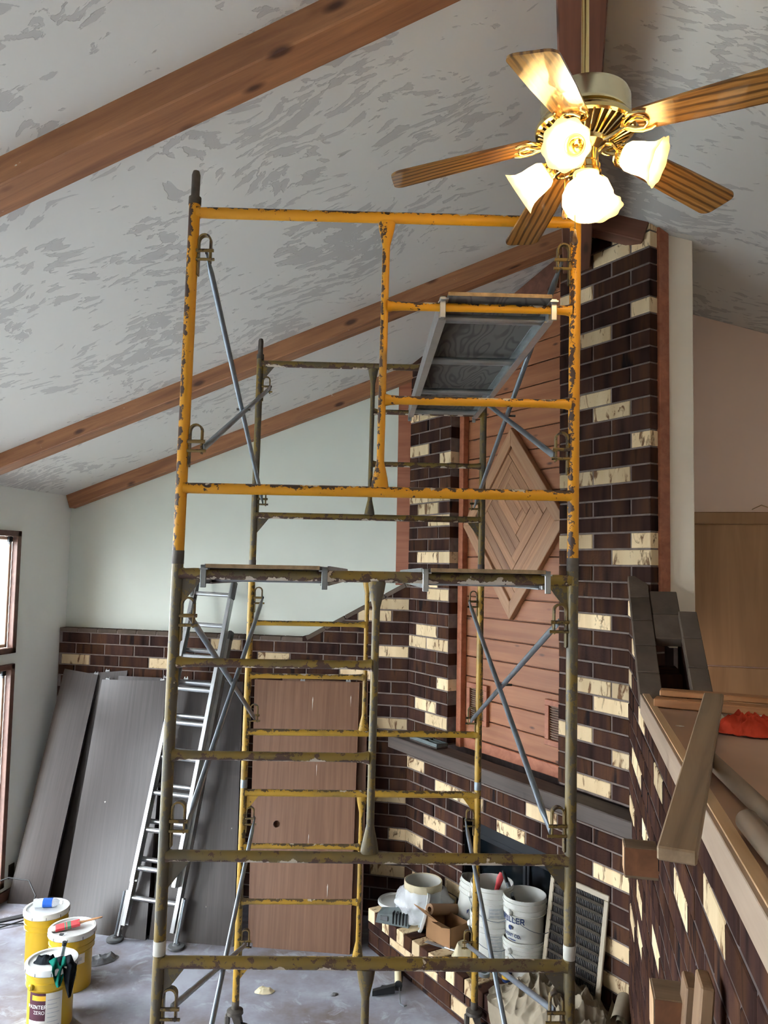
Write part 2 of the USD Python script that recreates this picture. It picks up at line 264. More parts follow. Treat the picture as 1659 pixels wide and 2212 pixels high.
    def lathe(s, prof, n=32, m=None, wob=None):
        """prof: (r, z) points, turned about z; closed where r is 0."""
        ang = np.arange(n) * 2 * PI / n; rs = []
        for i, (r, z) in enumerate(prof):
            rr = r * (1 + (wob[i] * np.cos(ang * 9) if wob is not None else 0)) + 1e-5
            rs.append(np.stack([rr * np.cos(ang), rr * np.sin(ang), np.full(n, z)], 1))
        return s.rings(rs, False, False, m)
    def prism(s, poly, d0, d1, bev=0.0, m=None):
        """A convex polygon (k, 2) pushed along the third axis from d0 to d1, its d1 edge chamfered."""
        p = A(poly, float)
        if len(p) > 1 and np.allclose(p[0], p[-1]): p = p[:-1]
        if (np.roll(p, -1, 0)[:, 1] + p[:, 1]) @ (np.roll(p, -1, 0)[:, 0] - p[:, 0]) > 0: p = p[::-1]
        c = p.mean(0); q = p
        rs = [np.c_[p, np.full(len(p), d0)], np.c_[p, np.full(len(p), d1 - bev)]]
        if bev:
            d = np.abs(p - c); q = c + (p - c) * np.maximum(0, 1 - bev / np.maximum(d, bev * 1.01)) if False else c + np.sign(p - c) * np.maximum(d - bev, d * .3)
            rs.append(np.c_[q, np.full(len(p), d1)])
        return s.rings(rs, True, False, m)
    def get(s): return np.vstack(s.v), np.vstack(s.f)

used = {}
def path_of(name, parent):
    base = (parent.GetPath().pathString if parent is not None else '/World') + '/' + name
    k = used.get(base, 0); used[base] = k + 1
    return base if k == 0 else f'{base}_{k:03d}'
def tag(p, label=None, cat=None, group=None, kind=None):
    for k, v in (('label', label), ('category', cat), ('group', group), ('kind', kind)):
        if v: p.SetCustomDataByKey(k, v)
    return p
def thing(name, label, cat, loc=(0, 0, 0), rotz=0.0, group=None, kind=None, m=None):
    x = UsdGeom.Xform.Define(stage, path_of(name, None))
    if m is not None: x.AddTransformOp().Set(Gf.Matrix4d(m.T.tolist()))
    else:
        x.AddTranslateOp().Set(Gf.Vec3d(*map(float, loc)))
        if rotz: x.AddRotateZOp().Set(math.degrees(rotz))
    return tag(x.GetPrim(), label, cat, group, kind)
def part(name, mb, material, parent=None, m=None, smooth=35, label=None, kind=None):
    ms = usdkit.mesh(stage, path_of(name, parent), mb.get() if isinstance(mb, MB) else mb, LK[material], smooth=smooth)
    if m is not None: ms.AddTransformOp().Set(Gf.Matrix4d(m.T.tolist()))
    return tag(ms.GetPrim(), label, kind=kind)
def solo(name, mb, material, label, cat, group=None, kind=None, m=None, smooth=35):
    p = part(name, mb, material, None, m, smooth); return tag(p, label, cat, group, kind)
def board(name, p0, p1, w, h, material, parent, up=(0, 0, 1), bev=.003, label=None):
    """A straight board from p0 to p1 (centre line), h along up, w across; grain along it."""
    L = np.linalg.norm(A(p1, float) - A(p0, float)); m = frame(p0, A(p1, float) - A(p0, float), z=up)
    return part(name, MB().box((0, -w / 2, -h / 2), (L, w / 2, h / 2), bev), material, parent, m, smooth=False, label=label)

# ---------------------------------------------------------------- the room
S2 = 2 ** -.5
DD, DN = A([-S2, S2, 0]), A([-S2, -S2, 0])          # along the diagonal fireplace face (right to left), and out of it
P0 = A([2.669, 2.669, 0])
def dface(off=0.0):
    """Axes of the fireplace face: x = t along it, y = height, z = out of it."""
    m = np.eye(4); m[:3, 0], m[:3, 1], m[:3, 2], m[:3, 3] = DD, (0, 0, 1), DN, P0 + DN * off; return m
XL, YB, YW, XH = -4.755, 6.674, 6.775, .346          # left wall, brick face and white face of the back wall, half wall
LOFT = 2.345
def ceil_l(x): return 5.1935 + .34 * x
def ceil_r(x): return 5.205 - .34 * (x - .035)
YR = -2.6                                              # the wall behind the camera
solo('floor', MB().box((XL - .1, YR - .1, -.12), (3.4, YW + .2, 0)), 'floor_slab', None, None, kind='structure', smooth=False)
solo('ground', MB().box((-40, -30, -.55), (XL - .3, 40, -.5)), 'snow_ground', None, None, kind='structure', smooth=False)
# left wall with its tall window bays
bays = [(5.44, 6.05), (3.1, 4.4), (.9, 2.2), (-1.3, 0.0)]
wl = MB()
ys = [YR] + [v for b in sorted(bays) for v in b] + [YW + .2]
for a, b in zip(ys[0::2], ys[1::2]): wl.box((XL - .14, a, -.1), (XL, b, 3.62))
for a, b in bays:
    wl.box((XL - .14, a, 3.2), (XL, b, 3.62)); wl.box((XL - .14, a, 2.04), (XL, b, 2.132)); wl.box((XL - .14, a, -.1), (XL, b, .13))
solo('wall_left', wl, 'wall_grey', None, None, kind='structure', smooth=False)
for i, (a, b) in enumerate(sorted(bays, reverse=True)):
    w = thing(f'window_{i + 1}', None, None, kind='structure')
    for z0, z1 in ((2.132, 3.2), (.13, 2.04)):
        m = MB(); t = .05
        for lo, hi in (((a, z0), (b, z0 + t)), ((a, z1 - t), (b, z1)), ((a, z0), (a + t, z1)), ((b - t, z0), (b, z1))):
            m.box((XL - .03, lo[0], lo[1]), (XL + .028, hi[0], hi[1]), .004)
        part('window_frame', m, 'window_wood', w, smooth=False)
        m = MB(); t2 = .1
        for lo, hi in (((a + t, z0 + t), (b - t, z0 + t + .03)), ((a + t, z1 - t - .03), (b - t, z1 - t)), ((a + t, z0 + t), (a + t + .03, z1 - t)), ((b - t - .03, z0 + t), (b - t, z1 - t))):
            m.box((XL - .11, lo[0], lo[1]), (XL - .03, hi[0], hi[1]), .003)
        part('window_sash', m, 'stile_wood', w, smooth=False)
        part('pane', MB().box((XL - .1, a + t, z0 + t), (XL - .094, b - t, z1 - t)), 'window_pane', w, smooth=False)
        if i == 0:
            part('window_latch', MB().box((XL - .03, b - .12, z1 - .1), (XL + .0, b - .075, z1 - .05), .006).box((XL - .03, b - .1, z1 - .12), (XL - .01, b - .09, z1 - .08), .003), 'black_metal', w)
solo('baseboard_left', MB().box((XL, YR, 0), (XL + .018, YB, .09), .004), 'window_wood', None, None, kind='structure', smooth=False)
# closing walls of the room behind and to the right of the camera, and the stair hall beyond the loft
solo('wall_rear', MB().prism([(XL - .1, -.1), (3.3, -.1), (3.3, 4.2), (.035, 5.3), (XL - .1, 3.75)], 0, .1, 0, m=frame((0, YR, 0), (1, 0, 0), y=(0, 0, 1))), 'wall_cream', None, None, kind='structure', smooth=False)
solo('wall_right', MB().box((3.2, YR, -.1), (3.3, 6.4, 4.4)), 'wall_cream', None, None, kind='structure', smooth=False)
YF = 6.25
wf = thing('wall_far', None, None, kind='structure')
part('drywall', MB().box((.6, YF, 0), (3.3, YF + .1, 5.0)), 'wall_loft', wf, smooth=False)
for k, (z0, z1) in enumerate(((.2, 2.265), (2.275, 3.31))):
    for x0 in (.72, 2.0):
        part('panel', MB().box((x0, YF - .02, z0), (x0 + 1.275, YF, z1), .004), 'loft_panel', wf, smooth=False)
part('rail', MB().box((.72, YF - .035, 3.31), (3.2, YF, 3.40), .006), 'loft_panel', wf, smooth=False)
tape = MB().path([(1.30, YF - .02, 3.42), (1.36, YF - .035, 3.45), (1.43, YF - .03, 3.425), (1.55, YF - .02, 3.43)], .014, 8, flat=.25)
part('torn_edge', tape, 'lumber_raw', wf)
# ceiling: two slopes, closed boards of plaster
cl = MB().prism([(XL - .14, ceil_l(XL - .14)), (.035, 5.2054), (.035, 5.3), (XL - .14, ceil_l(XL - .14) + .1)], 0, 1, 0, m=np.array([[1, 0, 0, 0], [0, 0, 9.6, YR - .1], [0, 1, 0, 0], [0, 0, 0, 1.0]]))
cl.prism([(.035, 5.205), (3.3, ceil_r(3.3)), (3.3, ceil_r(3.3) + .1), (.035, 5.3)], 0, 1, 0, m=np.array([[1, 0, 0, 0], [0, 0, 9.6, YR - .1], [0, 1, 0, 0], [0, 0, 0, 1.0]]))
solo('ceiling', cl, 'ceiling_plaster', None, None, kind='structure', smooth=False)
def rafter(y0, y1, x0, x1, h, label, right=False, material='beam_wood'):
    c = ceil_r if right else ceil_l
    a, b = A([x0, (y0 + y1) / 2, c(x0)]), A([x1, (y0 + y1) / 2, c(x1)])
    L = np.linalg.norm(b - a); m = frame(a, b - a, y=(0, 1, 0))
    solo('ceiling_beam', MB().box((0, -(y1 - y0) / 2, -h), (L, (y1 - y0) / 2, .02), .006), material, label, 'beam', m=m, smooth=False)
rafter(2.47, 2.635, XL, -.05, .11, 'knotty brown ceiling beam nearest the camera, crossing the upper left corner')
rafter(5.12, 5.27, XL, -.05, .11, 'brown ceiling beam running just above the far end of the scaffold')
rafter(6.68, 6.775, XL, -1.36, .13, 'brown ceiling beam tight against the white back wall')
rafter(4.87, 5.0, .12, .46, .12, 'short dark beam from the ridge to the brick chimney top', True, 'beam_dark')
mr = frame((.035, YR, 4.93), (0, 1, 0), z=(0, 0, 1))
solo('ridge_beam', MB().box((0, -.088, 0), (5.29 - YR, .088, .28), .006), 'beam_dark', 'dark ridge beam running along the ceiling peak above the fan', 'beam', m=mr, smooth=False)
# white back wall (the gable) behind the brick wainscot
solo('wall_back', MB().prism([(XL - .1, -.1), (-1.2, -.1), (-1.2, ceil_l(-1.2) + .02), (XL - .1, ceil_l(XL - .1) + .02)], 0, .1, 0, m=frame((0, YW + .1, 0), (1, 0, 0), y=(0, 0, 1))), 'wall_white', None, None, kind='structure', smooth=False)
solo('trim_1', MB().box((-1.487, YW - .022, 2.79), (-1.365, YW, ceil_l(-1.44)), .003), 'pine_trim', None, None, kind='structure', smooth=False)

# ---------------------------------------------------------------- brick
BL, BH, ZJ, JT = .307, .1016, .0356, .0115
def project(p):
    v = A(p, float) - CAM; z = v @ FW; return 829.5 + FPX * (v @ RT) / z, 1106 - FPX * (v @ UP) / z, z
def seen(p):
    u, v, z = project(p); return (-30 < u < 1690 and -30 < v < 2240 and z > .3)
def brickwork(parent, m, poly, a_ref, odd_joint, cream, singles=290, thick=.085, clear=(), bed='mortar', proud=.006):
    """Running-bond bricks over a polygon of the plane m (x along, y up, z out), a mortar bed behind them, each brick a part.
    odd_joint: rows of odd number have a vertical joint at a_ref, even ones half a brick off."""
    a0, b0, a1, b1 = poly.bounds; cells = []
    for k in range(int((b0 - ZJ) / BH) - 1, int((b1 - ZJ) / BH) + 2):
        z0 = ZJ + k * BH; sh = a_ref + (0 if (k % 2 == 1) == odd_joint else BL / 2)
        for j in range(int((a0 - sh) / BL) - 1, int((a1 - sh) / BL) + 2):
            c = sbox(sh + j * BL + JT / 2, z0 + JT / 2, sh + (j + 1) * BL - JT / 2, z0 + BH - JT / 2).intersection(poly.buffer(-JT / 2, join_style=2))
            for g in getattr(c, 'geoms', [c]):
                if g.geom_type == 'Polygon' and g.area > 4e-4 and min(g.bounds[2] - g.bounds[0], g.bounds[3] - g.bounds[1]) > .02: cells.append(g.convex_hull)
    info = []
    for g in cells:
        c = A([g.centroid.x, g.centroid.y]); w = m[:3, :3] @ A([c[0], c[1], 0]) + m[:3, 3]
        dist = np.linalg.norm(w - CAM); size = (g.area * abs((w - CAM) @ m[:3, 2]) / dist ** 3) if seen(w) else 0
        info.append((size, g, c))
    info.sort(key=lambda t: -t[0]); rest = MB()
    for i, (size, g, c) in enumerate(info):
        is_cream = any(g.distance(__import__('shapely').Point(q)) < .012 for q in cream)
        ring = list(g.exterior.coords)[:-1]
        if i < singles and size > 0:
            mb = MB().prism(ring, -thick, proud + rng.uniform(-.003, .003), .004, m=m)
            part('brick', mb, 'brick_cream' if is_cream else 'brick_dark', parent, smooth=False, label='cream brick' if is_cream else None)
        else: rest.prism(ring, -thick, proud, .004, m=m)
    if rest.n: part('brick_field', rest, 'brick_dark', parent, smooth=False, kind='stuff')
def bed_mesh(poly, d0, d1, m):
    t = trimesh.creation.extrude_polygon(poly, d1 - d0, engine='earcut'); t.apply_translation((0, 0, d0)); return MB().mesh(t, m)
# brick wainscot of the back wall, rising on a slant to the chimney
mB = np.eye(4); mB[:3, 0], mB[:3, 1], mB[:3, 2], mB[:3, 3] = (1, 0, 0), (0, 0, 1), (0, -1, 0), (0, YB, 0)
wain = Polygon([(-4.745, 0), (-1.335, 0), (-1.335, 2.815), (-1.39, 2.785), (-2.275, 2.295), (-4.745, 2.27)])
wb = thing('brick_wainscot', None, None, kind='structure')
part('mortar_bed', bed_mesh(wain, -.1, 0, mB), 'mortar', wb, smooth=False)
BCR = [(-4.55, 2.0), (-3.68, 2.02), (-3.02, 2.21), (-2.57, 2.13), (-1.82, 2.02), (-1.49, 2.62), (-1.65, 2.52), (-1.49, 2.22), (-1.48, 1.61), (-1.44, .98), (-1.43, .7), (-1.5, .38)]
brickwork(wb, mB, wain, -1.646, True, BCR, 285)
for x in np.arange(-4.74, -2.3, .2045):                                     # coping of thin brick along the level top
    part('coping_brick', MB().box((x, YB - .008, 2.305 - .03), (min(x + .194, -2.285), YW, 2.307 + .004), .003), 'brick_cap', wb, smooth=False)
part('coping_mortar', MB().box((-4.745, YB - .002, 2.26), (-2.28, YW, 2.303)), 'mortar', wb, smooth=False)
c0, c1 = A([-2.275, YB, 2.31]), A([-1.345, YB, 2.825]); d = (c1 - c0) / np.linalg.norm(c1 - c0); L = np.linalg.norm(c1 - c0)
mc = frame(c0, d, y=(0, 1, 0))
for s in np.arange(0, L - .03, .2045): part('coping_brick', MB().box((s + .005, -.008, -.03), (min(s + .2, L), .1, .008), .003, m=mc), 'brick_cap', wb, smooth=False)
part('coping_mortar', MB().box((0, -.001, -.04), (L, .1, .002), m=mc), 'mortar', wb, smooth=False)

# ---------------------------------------------------------------- the fireplace on the diagonal
TL, TPL, TPR, TR = 5.70, 5.097, 3.878, 3.111       # left pilaster | panel | right column
ZM0, ZM1 = 1.437, 1.54                               # mantel
F0, F1, FZ = 4.885, 3.72, 1.06                       # firebox opening
DCR = [(5.56, 2.8), (5.17, 2.72), (5.53, 2.42), (5.61, 2.32), (5.17, 2.32), (5.24, 2.02), (5.52, 1.82), (5.39, 1.71), (5.57, 4.21), (5.64, 3.93), (5.25, 3.84), (5.64, 3.5), (5.38, 3.49), (5.16, 3.33), (5.56, 3.03), (5.24, 3.03),
       (5.58, 1.3), (5.23, 1.22), (4.93, 1.17), (5.37, .91), (5.58, .7), (5.53, .41), (5.07, .49), (5.01, .39), (4.46, 1.1), (3.95, 1.3), (3.54, 1.09), (3.44, .68), (3.33, .48), (3.26, 3.02), (3.57, 2.62), (3.56, 2.22), (3.35, 2.21),
       (3.42, 2.11), (3.64, 1.91), (3.35, 1.8), (3.56, 1.6), (3.64, 3.53), (3.4, 3.53), (3.65, 3.13), (3.18, 3.13), (3.4, 4.95), (3.17, 4.99), (3.62, 4.76), (3.18, 4.57), (3.55, 4.46), (3.56, 4.05), (3.42, 3.95), (3.18, 3.75), (3.3, 5.04)]
mD = dface()
fp = thing('fireplace', 'diagonal corner fireplace of dark and cream brick with two tall pilasters', 'fireplace')
low = Polygon([(5.68, 0), (5.68, ZM0), (TR - .02, ZM0), (TR - .02, 0), (F1, 0), (F1, FZ), (F0, FZ), (F0, 0)])
pilL = Polygon([(TL, ZM1), (TL, 4.84), (TPL, 5.02), (TPL, ZM1)])
colR = Polygon([(TPR, ZM1), (TPR, 5.18), (TR, 5.06), (TR, ZM1)])
for pg in (low, pilL, colR): part('mortar_bed', bed_mesh(pg.buffer(-.011, join_style=2), -.30 if pg is low else -.12, 0, mD), 'mortar', fp, smooth=False)
brickwork(fp, mD, low, TR, True, DCR, 96)
brickwork(fp, mD, pilL, TR, True, DCR, 80, thick=.115)
brickwork(fp, mD, colR, TR, True, DCR, 115, thick=.115)
part('chimney_core', MB().box((3.2, 1.02, -.36), (5.78, 5.4, -.30), m=mD).box((3.3, 0, -.72), (5.6, 1.2, -.63), m=mD).box((3.3, 0, -.66), (F1 - .02, 1.1, -.30), m=mD).box((F0 + .02, 0, -.66), (5.6, 1.1, -.30), m=mD).box((F1 - .02, 0, -.66), (F0 + .02, .29, .0), m=mD), 'mortar_dark', fp, smooth=False)
# firebox: dark insert behind brick reveals, glass doors
part('firebox', MB().box((F1, 0.29, -.62), (F0, FZ, -.6), m=mD).box((F1 - .02, .29, -.6), (F1, FZ, -.02), m=mD).box((F0, .29, -.6), (F0 + .02, FZ, -.02), m=mD).box((F1, FZ, -.6), (F0, FZ + .02, -.02), m=mD), 'black_metal', fp, smooth=False)
for a, b in ((F1 + .03, (F0 + F1) / 2 - .005), ((F0 + F1) / 2 + .005, F0 - .03)):
    d_ = MB()
    for lo, hi in (((a, .33), (b, .36)), ((a, FZ - .16), (b, FZ - .12)), ((a, .33), (a + .03, FZ - .12)), ((b - .03, .33), (b, FZ - .12))): d_.box((*lo, -.14), (*hi, -.11), .003, m=mD)
    dr = part('fire_door', d_, 'black_metal', fp, smooth=False)
    part('glass', MB().box((a + .03, .36, -.13), (b - .03, FZ - .16, -.125), m=mD), 'dark_glass', dr, smooth=False)
part('fire_hood', MB().box((F1, FZ - .12, -.15), (F0, FZ, -.1), .004, m=mD), 'black_metal', fp, smooth=False)
# panel of horizontal knotty boards between the pilasters, recessed
zc = lambda t: ceil_l((P0 + DD * t)[0]) if (P0 + DD * t)[0] < .03 else ceil_r((P0 + DD * t)[0])
wp = thing('wood_panel', 'tall panel of horizontal knotty reddish boards between the brick pilasters', 'wood panelling')
mP = dface(-.129); xb = np.eye(4)
z = ZM1 + .09; k = 0
while z < 5.2:
    h = .157; tl = TPL
    a_hi = tl; pts = [(TPR - .02, z), (a_hi, z), (a_hi, z + h - .007), (TPR - .02, z + h - .007)]
    pg = Polygon(pts).intersection(Polygon([(TPR - .03, 0), (TPL, 0), (TPL, zc(TPL) - .0), (4.0, 5.18), (TPR - .03, 5.18)]))
    if pg.area > .004:
        mx = mP.copy(); mx[:3, 3] = (P0 - DN * .129) + A([0, 0, z + h / 2])
        part('plank', MB().prism([(x, y - z - h / 2) for x, y in pg.exterior.coords[:-1]], -.02, 0, .004), 'pine_board', wp, m=mx, smooth=False)
    z += h; k += 1
part('backing', MB().box((TPR - .04, ZM1, -.06), (TPL + .02, 4.9, -.022), m=mP), 'beam_dark', wp, smooth=False)
part('side_trim', MB().box((TPL - .06, ZM1, 0), (TPL - .002, 4.95, .055), .004, m=mP), 'pine_trim', wp, smooth=False)
part('side_trim', MB().box((TPR + .002, ZM1, 0), (TPR + .06, 5.1, .055), .004, m=mP), 'pine_trim', wp, smooth=False)
part('base_trim', MB().box((TPR, ZM1, 0), (TPL - .06, ZM1 + .085, .02), .004, m=mP), 'pine_trim', wp, smooth=False)
# sloping frieze board under the ceiling
fz = MB().prism([(TPL - .06, zc(TPL) - .20), (TPL - .06, zc(TPL)), (4.02, 5.17), (4.02, 4.95)], 0.001, .02, .003, m=mP)
part('frieze_board', fz, 'beam_dark', wp, smooth=False)
# diamond medallion of cedar on the panel
dm = thing('diamond_plaque', 'large cedar diamond plaque with concentric slats and mitred frame on the wood panel', 'wall plaque')
TC, ZC, HW, HH, FWD = 4.475, 3.29, .575, .715, .085
mM = dface(-.107)
o4 = [(TC, ZC + HH), (TC + HW, ZC), (TC, ZC - HH), (TC - HW, ZC)]; kk = 1 - FWD / (HW * HH / math.hypot(HW, HH)); i4 = [(TC + (x - TC) * kk, ZC + (y - ZC) * kk) for x, y in o4]
for q in range(4):
    a, b, c, e = o4[q], o4[(q + 1) % 4], i4[(q + 1) % 4], i4[q]
    mid = (A(a) + A(b)) / 2; dx = unit(A(b) - A(a)); mw = mM @ np.block([[A([[dx[0], -dx[1], 0], [dx[1], dx[0], 0], [0, 0, 1]]), A([[mid[0]], [mid[1]], [0]])], [np.zeros((1, 3)), 1]])
    Ri = A([[dx[0], dx[1]], [-dx[1], dx[0]]])
    part('frame_piece', MB().prism([Ri @ (A(p) - mid) for p in (a, b, c, e)], -.02, .025, .004), 'cedar_frame', dm, m=mw, smooth=False)
inner = Polygon(i4)
# slats: chevrons stepping around an off-centre core, alternating direction
eu = unit(A(o4[1]) - A(o4[0])); ev = unit(A(o4[2]) - A(o4[1]))
U0 = A(i4[0]); Lu = np.linalg.norm(A(i4[1]) - U0); M2 = np.c_[A(i4[1]) - U0, A(i4[3]) - U0]            # unit square -> inner diamond
rects = []; lo0, lo1, hi0, hi1 = 0.0, 0.0, 1.0, 1.0; w = .094; q = 0
while hi0 - lo0 > .08 and hi1 - lo1 > .08:
    side = (1, 3, 1, 3, 2, 0)[q % 6] if q < 9 else q % 4
    if side == 0: rects.append((lo0, lo1, hi0, lo1 + w)); lo1 += w
    elif side == 1: rects.append((hi0 - w, lo1, hi0, hi1)); hi0 -= w
    elif side == 2: rects.append((lo0, lo1, lo0 + w, hi1)); lo0 += w
    else: rects.append((lo0, hi1 - w, hi0, hi1)); hi1 -= w
    q += 1
rects.append((lo0, lo1, hi0, hi1))
for (x0, y0, x1, y1) in rects:
    pts = [U0 + M2 @ A(p) for p in ((x0, y0), (x1, y0), (x1, y1), (x0, y1))]
    dx = unit(pts[1] - pts[0]) if (x1 - x0) > (y1 - y0) else unit(pts[3] - pts[0]); mid = sum(pts) / 4
    mw = mM @ np.block([[A([[dx[0], -dx[1], 0], [dx[1], dx[0], 0], [0, 0, 1]]), A([[mid[0]], [mid[1]], [0]])], [np.zeros((1, 3)), 1]]); Ri = A([[dx[0], dx[1]], [-dx[1], dx[0]]])
    part('slat', MB().prism([Ri @ (p - mid) * .994 for p in pts], -.02, rng.uniform(.002, .007), .0015), 'cedar_slat', dm, m=mw, smooth=False)
# two framed vents in the panel
for tc, zc_, lab in ((4.87, 1.90, 'small framed wooden vent low on the panel beside the left pilaster'), (3.99, 1.90, 'small framed wooden vent low on the panel beside the right brick column')):
    v = thing('wall_vent', lab, 'vent', group=None); mV = dface(-.129)
    hw, hh, fr = .125, .155, .04
    m_ = MB()
    for lo, hi in (((-hw, -hh), (hw, -hh + fr)), ((-hw, hh - fr), (hw, hh)), ((-hw, -hh + fr), (-hw + fr, hh - fr)), ((hw - fr, -hh + fr), (hw, hh - fr))): m_.box((tc + lo[0], zc_ + lo[1], 0), (tc + hi[0], zc_ + hi[1], .03), .003, m=mV)
    part('vent_frame', m_, 'pine_trim', v, smooth=False)
    part('vent_back', MB().box((tc - hw + fr, zc_ - hh + fr, .0005), (tc + hw - fr, zc_ + hh - fr, .003), m=mV), 'beam_dark', v, smooth=False)
    for j in range(14):
        zz = zc_ - hh + fr + .008 + j * (2 * hh - 2 * fr) / 14
        part('slat', MB().box((tc - hw + fr, zz, .003), (tc + hw - fr, zz + .008, .016), .002, m=mV), 'vent_slat', v, smooth=False)
mt = frame(P0 + DN * .09 + DD * 3.0 + A([0, 0, (ZM0 + ZM1) / 2]), DD, z=(0, 0, 1))
solo('mantel_shelf', MB().box((.0, -.09, -.0515), (2.70, .09, .0515), .006), 'mantel_wood', 'grey-brown weathered timber mantel running across the brick fireplace', 'mantel', m=mt, smooth=False)
# raised brick hearth
HX = 4.63 * S2; mH = dface(P0 @ -DN - HX)
he = thing('hearth', 'raised brick hearth in front of the fireplace with a cream and dark header course', 'hearth')
hp = Polygon([(5.42, 0), (2.9, 0), (2.9, .2), (5.42, .2)])
part('mortar_bed', MB().prism([(2.80, .002), (5.41, .002), (5.41, .495), (3.30, .495)], 0, .285, 0, m=mH @ A([[1, 0, 0, 0], [0, 0, 1, 0], [0, -1, 0, 0], [0, 0, 0, 1.0]])), 'mortar_dark', he, smooth=False)
brickwork(he, mH, hp, 5.42, True, [(4.98, .15), (4.8, .15), (4.0, .05), (4.3, .12)], 60, thick=.06)
t = 5.42; k = 0
while t > 3.1:
    w_ = .1015; cream = k % 2 == 0 and k < 14
    part('header_brick', MB().box((t - w_ + .004, .202, -.2), (t - .004, .297, .009), .004, m=mH), 'brick_cream' if cream else 'brick_dark', he, smooth=False, label='cream brick' if cream else None)
    t -= w_; k += 1
for r in range(3):
    t = 5.40 + (0 if r % 2 else .1)
    while t > 3.5:
        hi_t = min(t, 5.41)
        part('paver', MB().box((t - .2, .286, -.213 - r * .098 - .094), (hi_t, .296, -.213 - r * .098), .003, m=mH), 'brick_cap', he, smooth=False); t -= .207

# ---------------------------------------------------------------- half wall below the loft, loft floor, sloped planter caps
mHW = np.eye(4); mHW[:3, 0], mHW[:3, 1], mHW[:3, 2], mHW[:3, 3] = (0, 1, 0), (0, 0, 1), (-1, 0, 0), (XH, 0, 0)
SL = .73
slz = lambda y: 2.873 + SL * (y - 4.888)
hwp = Polygon([(-1.0, 0), (4.985, 0), (4.985, slz(4.985) - .03), (4.16, slz(4.16) - .03), (4.16, LOFT - .09), (-1.0, LOFT - .09)])
wr = thing('wall_half', None, None, kind='structure')
part('mortar_bed', bed_mesh(hwp, -.1, 0, mHW), 'mortar_dark', wr, smooth=False)
HCR = [(4.54, 1.93), (3.33, 2.13), (4.79, 1.6), (3.98, 1.74), (4.91, 2.31), (4.14, 2.21), (2.75, 1.95), (2.11, 2.14), (4.28, 1.3), (3.54, 1.41), (4.4, 1.09), (4.77, 1.02), (4.69, 2.51), (4.91, 2.72), (4.2, 1.93)]
brickwork(wr, mHW, hwp, 1.97, False, HCR, 285, thick=.07, proud=.004)
# sloped cap of the half wall next to the chimney: two brick edges around a dark well
cs = 1 / math.hypot(1, SL); ax = A([0, -cs, -SL * cs]); top = A([0, 4.96, slz(4.96)])
def capm(x): return frame(A([x, top[1], top[2]]), ax, y=(1, 0, 0))
def caps(x0, x1, s0, s1, lift=0.0, step=.2):
    m = capm(x0); n_ = max(1, round((s1 - s0) / step)); st = (s1 - s0) / n_
    sgn = 1 if m[2, 2] > 0 else -1
    for i in range(n_):
        part('cap_brick', MB().box((s0 + i * st + .003, 0, sgn * (lift - .06)), (s0 + (i + 1) * st - .003, x1 - x0, sgn * lift), .004, m=m), 'brick_cap', wr, smooth=False)
caps(XH - .008, .447, 0, 1.04); caps(.452, .60, .14, .56, -.004); caps(.585, .68, .36, 1.04, .03)
part('well_side', MB().prism([(3.98, 1.6), (4.68, 1.6), (4.68, slz(4.68) - .04), (3.98, slz(3.98) - .04)], .585, .68, 0, m=A([[0, 0, 1, 0], [1, 0, 0, 0], [0, 1, 0, 0], [0, 0, 0, 1.0]])).prism([(3.98, 1.6), (4.93, 1.6), (4.93, slz(4.93) - .07), (3.98, slz(3.98) - .07)], .43, .446, 0, m=A([[0, 0, 1, 0], [1, 0, 0, 0], [0, 1, 0, 0], [0, 0, 0, 1.0]])).box((.447, 4.5, 1.6), (.6, 4.96, 2.4)).box((.43, 3.98, 1.6), (.447, 4.9, 2.25)).box((.43, 3.98, 1.55), (.68, 4.9, 1.6)), 'brick_dark', wr, smooth=False)
lf = thing('loft_floor', None, None, kind='structure')
part('deck', MB().box((XH + .032, YR, LOFT - .02), (3.2, 4.02, LOFT - .002)), 'loft_board', lf, smooth=False)
part('joist_edge', MB().box((XH + .06, YR, LOFT - .24), (3.2, 3.98, LOFT - .02)), 'lumber_old', lf, smooth=False)
mf = frame((XH - .004, YR, LOFT - .045), (0, 1, 0), z=(0, 0, 1))
solo('trim_2', MB().box((0, -.036, -.05), (4.13 - YR, .003, .045), .002), 'board_primed', None, None, kind='structure', m=mf, smooth=False)
mf2 = frame((XH + .0, YR, LOFT + .002), (0, 1, 0), z=(0, 0, 1))
solo('trim_3', MB().box((0, -.036, -.0015), (4.12 - YR, -.004, .004), .001), 'lumber_raw', None, None, kind='structure', m=mf2, smooth=False)
# chimney side trim and the wall end beyond it
mT = dface()
solo('trim_4', MB().box((TR - .012, 2.62, -.15), (TR + .02, 5.075, -.062), .003, m=mT), 'pine_trim', None, None, kind='structure', smooth=False)
solo('wall_hall', MB().box((.572, 4.985, 2.5), (.722, YF, ceil_r(.57) + .03), .004), 'wall_cream', None, None, kind='structure', smooth=False)
solo('outlet', MB().box((XL, 6.125, .17), (XL + .006, 6.197, .29), .002).box((XL + .004, 6.14, .19), (XL + .009, 6.182, .27), .002), 'outlet_bronze', 'bronze wall outlet plate low on the left wall by the doors', 'outlet', smooth=False)

